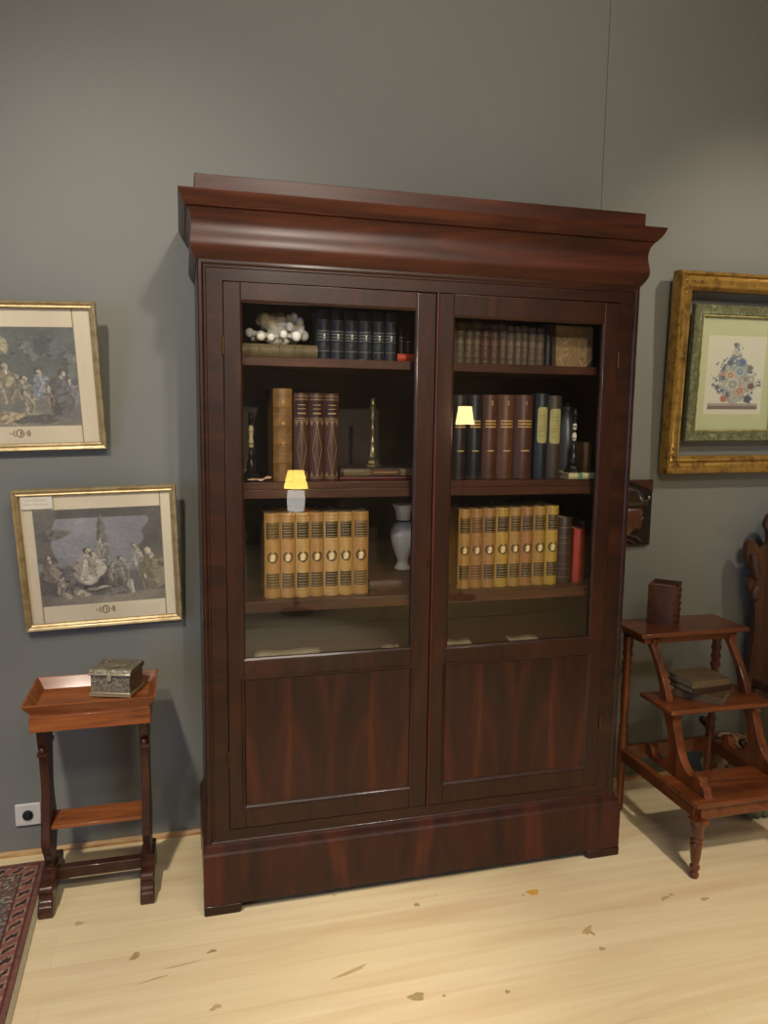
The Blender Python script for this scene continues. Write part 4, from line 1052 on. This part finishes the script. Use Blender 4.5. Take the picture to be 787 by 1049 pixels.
m = MB(); m.lathe([(.09, .17), (.06, .30)], seg=28); m.f = m.f[:-2]; m.mi = m.mi[:-2]; m.build('lamp_shade', emit_mat('ffc860', 12), t, smooth=60)
MB().lathe([(.008, .15), (.008, .22)], seg=10).build('stem', plain('2a241c', .4, .6), t)
l = bpy.data.lights.new('bulb', 'POINT'); l.energy = 13; l.color = lin('ffe0a8')[:3]; l.shadow_soft_size = .04
o = bpy.data.objects.new('bulb', l); C.objects.link(o); o.parent = t; o.location = (0, 0, .24)
floor_lamp(3.35, -.62, 1.42, 'floor lamp with a cream shade to the right beyond the photo', 14, 'ffe8c8')

def spot(x, y, tx, ty, tz, power, tint, ang, blend=.6, soft=.06, what='the wall'):
    t = thing('ceiling_spotlight', 'black ceiling spotlight above the viewer aimed at '+what, 'spotlight', (x, y, CEI))
    d = Vector((tx-x, ty-y, tz-(CEI-.12))); q = d.to_track_quat('-Z', 'Y')
    MB().lathe([(.03, -.03), (.03, 0)], seg=16).build('ceiling_rose', plain('151515', .4), t)
    MB().lathe([(.006, -.10), (.006, -.03)], seg=8).build('arm', plain('151515', .4), t)
    m = MB(); m.lathe([(.03, .06), (.045, .02), (.045, -.03), (.041, -.03), (.038, .015)], seg=20); o = m.build('lamp_head', plain('151515', .4), t, smooth=40); o.location = (0, 0, -.13); o.rotation_euler = q.to_euler()
    l = bpy.data.lights.new('spot_bulb', 'SPOT'); l.energy = power; l.color = lin(tint)[:3]; l.spot_size = ang; l.spot_blend = blend; l.shadow_soft_size = soft
    s = bpy.data.objects.new('spot_bulb', l); C.objects.link(s); s.parent = t; s.location = Vector((0, 0, -.13))+d.normalized()*.05; s.rotation_euler = q.to_euler()
WARM = 'fff4e4'
spot(-.9, -1.7, -.45, -.45, .0, 170, WARM, .78, .7, .08, 'the floor before the side table')
spot(-.9, -2.4, -.3, .44, 1.6, 125, WARM, .75, 1., .08, 'the engravings')
spot(.5, -2.5, .6, .4, 2.75, 80, WARM, 1.35, 1., .08, 'the top of the bookcase')
spot(2.6, -1.3, 2.1, .4, 1.75, 70, WARM, .85, 1., .06, 'the flower print')
spot(1.3, -2.4, 1.15, -.85, .0, 190, WARM, .8, .9, .08, 'the floor before the bookcase')
spot(.6, -4.8, .6, .0, 1.35, 300, WARM, .36, .8, .08, 'the bookcase doors')
spot(.2, -2.6, .62, -2.62, .0, 300, 'f0f4ff', .42, .8, .08, 'the floor behind the viewer, added for the veil in the left door')  # added lamp: brightens the floor mirrored as a veil in the left door

# daylight through the left window
l = bpy.data.lights.new('window_daylight', 'AREA'); l.shape = 'RECTANGLE'; l.size = 2.4; l.size_y = 2.0; l.energy = 58; l.color = lin('a8c4ff')[:3]
o = bpy.data.objects.new('window_daylight', l); C.objects.link(o); o.location = (RX0-.12, (WY0+WY1)/2, (WZ0+WZ1)/2); o.rotation_euler = (0, -PI/2, 0)
# added ambient fill, in place of light bounced from the ceiling lamps
l = bpy.data.lights.new('ambient_fill', 'AREA'); l.shape = 'RECTANGLE'; l.size = 1.2; l.size_y = .6; l.energy = 30; l.color = lin('fff6e6')[:3]
o = bpy.data.objects.new('ambient_fill', l); C.objects.link(o); o.location = (.6, -3.2, CEI-.03)

w = bpy.data.worlds.new('World'); bpy.context.scene.world = w; w.use_nodes = True
w.node_tree.nodes['Background'].inputs[0].default_value = lin('c8d8f0'); w.node_tree.nodes['Background'].inputs[1].default_value = .6

# ------------------------------------------------------------ camera
cam = bpy.data.cameras.new('camera'); cam.sensor_fit = 'VERTICAL'; cam.sensor_height = 36.; cam.lens = 780/1049*36
co_ = bpy.data.objects.new('camera', cam); C.objects.link(co_)
yaw, pitch, roll = .26, -.127, .013
f = Vector((math.sin(yaw)*math.cos(pitch), math.cos(yaw)*math.cos(pitch), math.sin(pitch)))
r = Vector((math.cos(yaw), -math.sin(yaw), 0)); u = r.cross(f)
c_, s_ = math.cos(roll), math.sin(roll)
R = Matrix((c_*r+s_*u, -s_*r+c_*u, -f)).transposed()
co_.matrix_world = Matrix.Translation((-.115, -2.207, 1.5)) @ R.to_4x4()
cam.clip_start = .05; cam.clip_end = 60
sc = bpy.context.scene; sc.camera = co_
sc.view_settings.view_transform = 'Standard'; sc.view_settings.look = 'None'; sc.view_settings.gamma = 1; sc.view_settings.exposure = .85
sc.view_settings.use_curve_mapping = False
sc.cycles.max_bounces = 8; sc.cycles.sample_clamp_indirect = 4; sc.cycles.use_denoising = True; sc.cycles.caustics_reflective = False
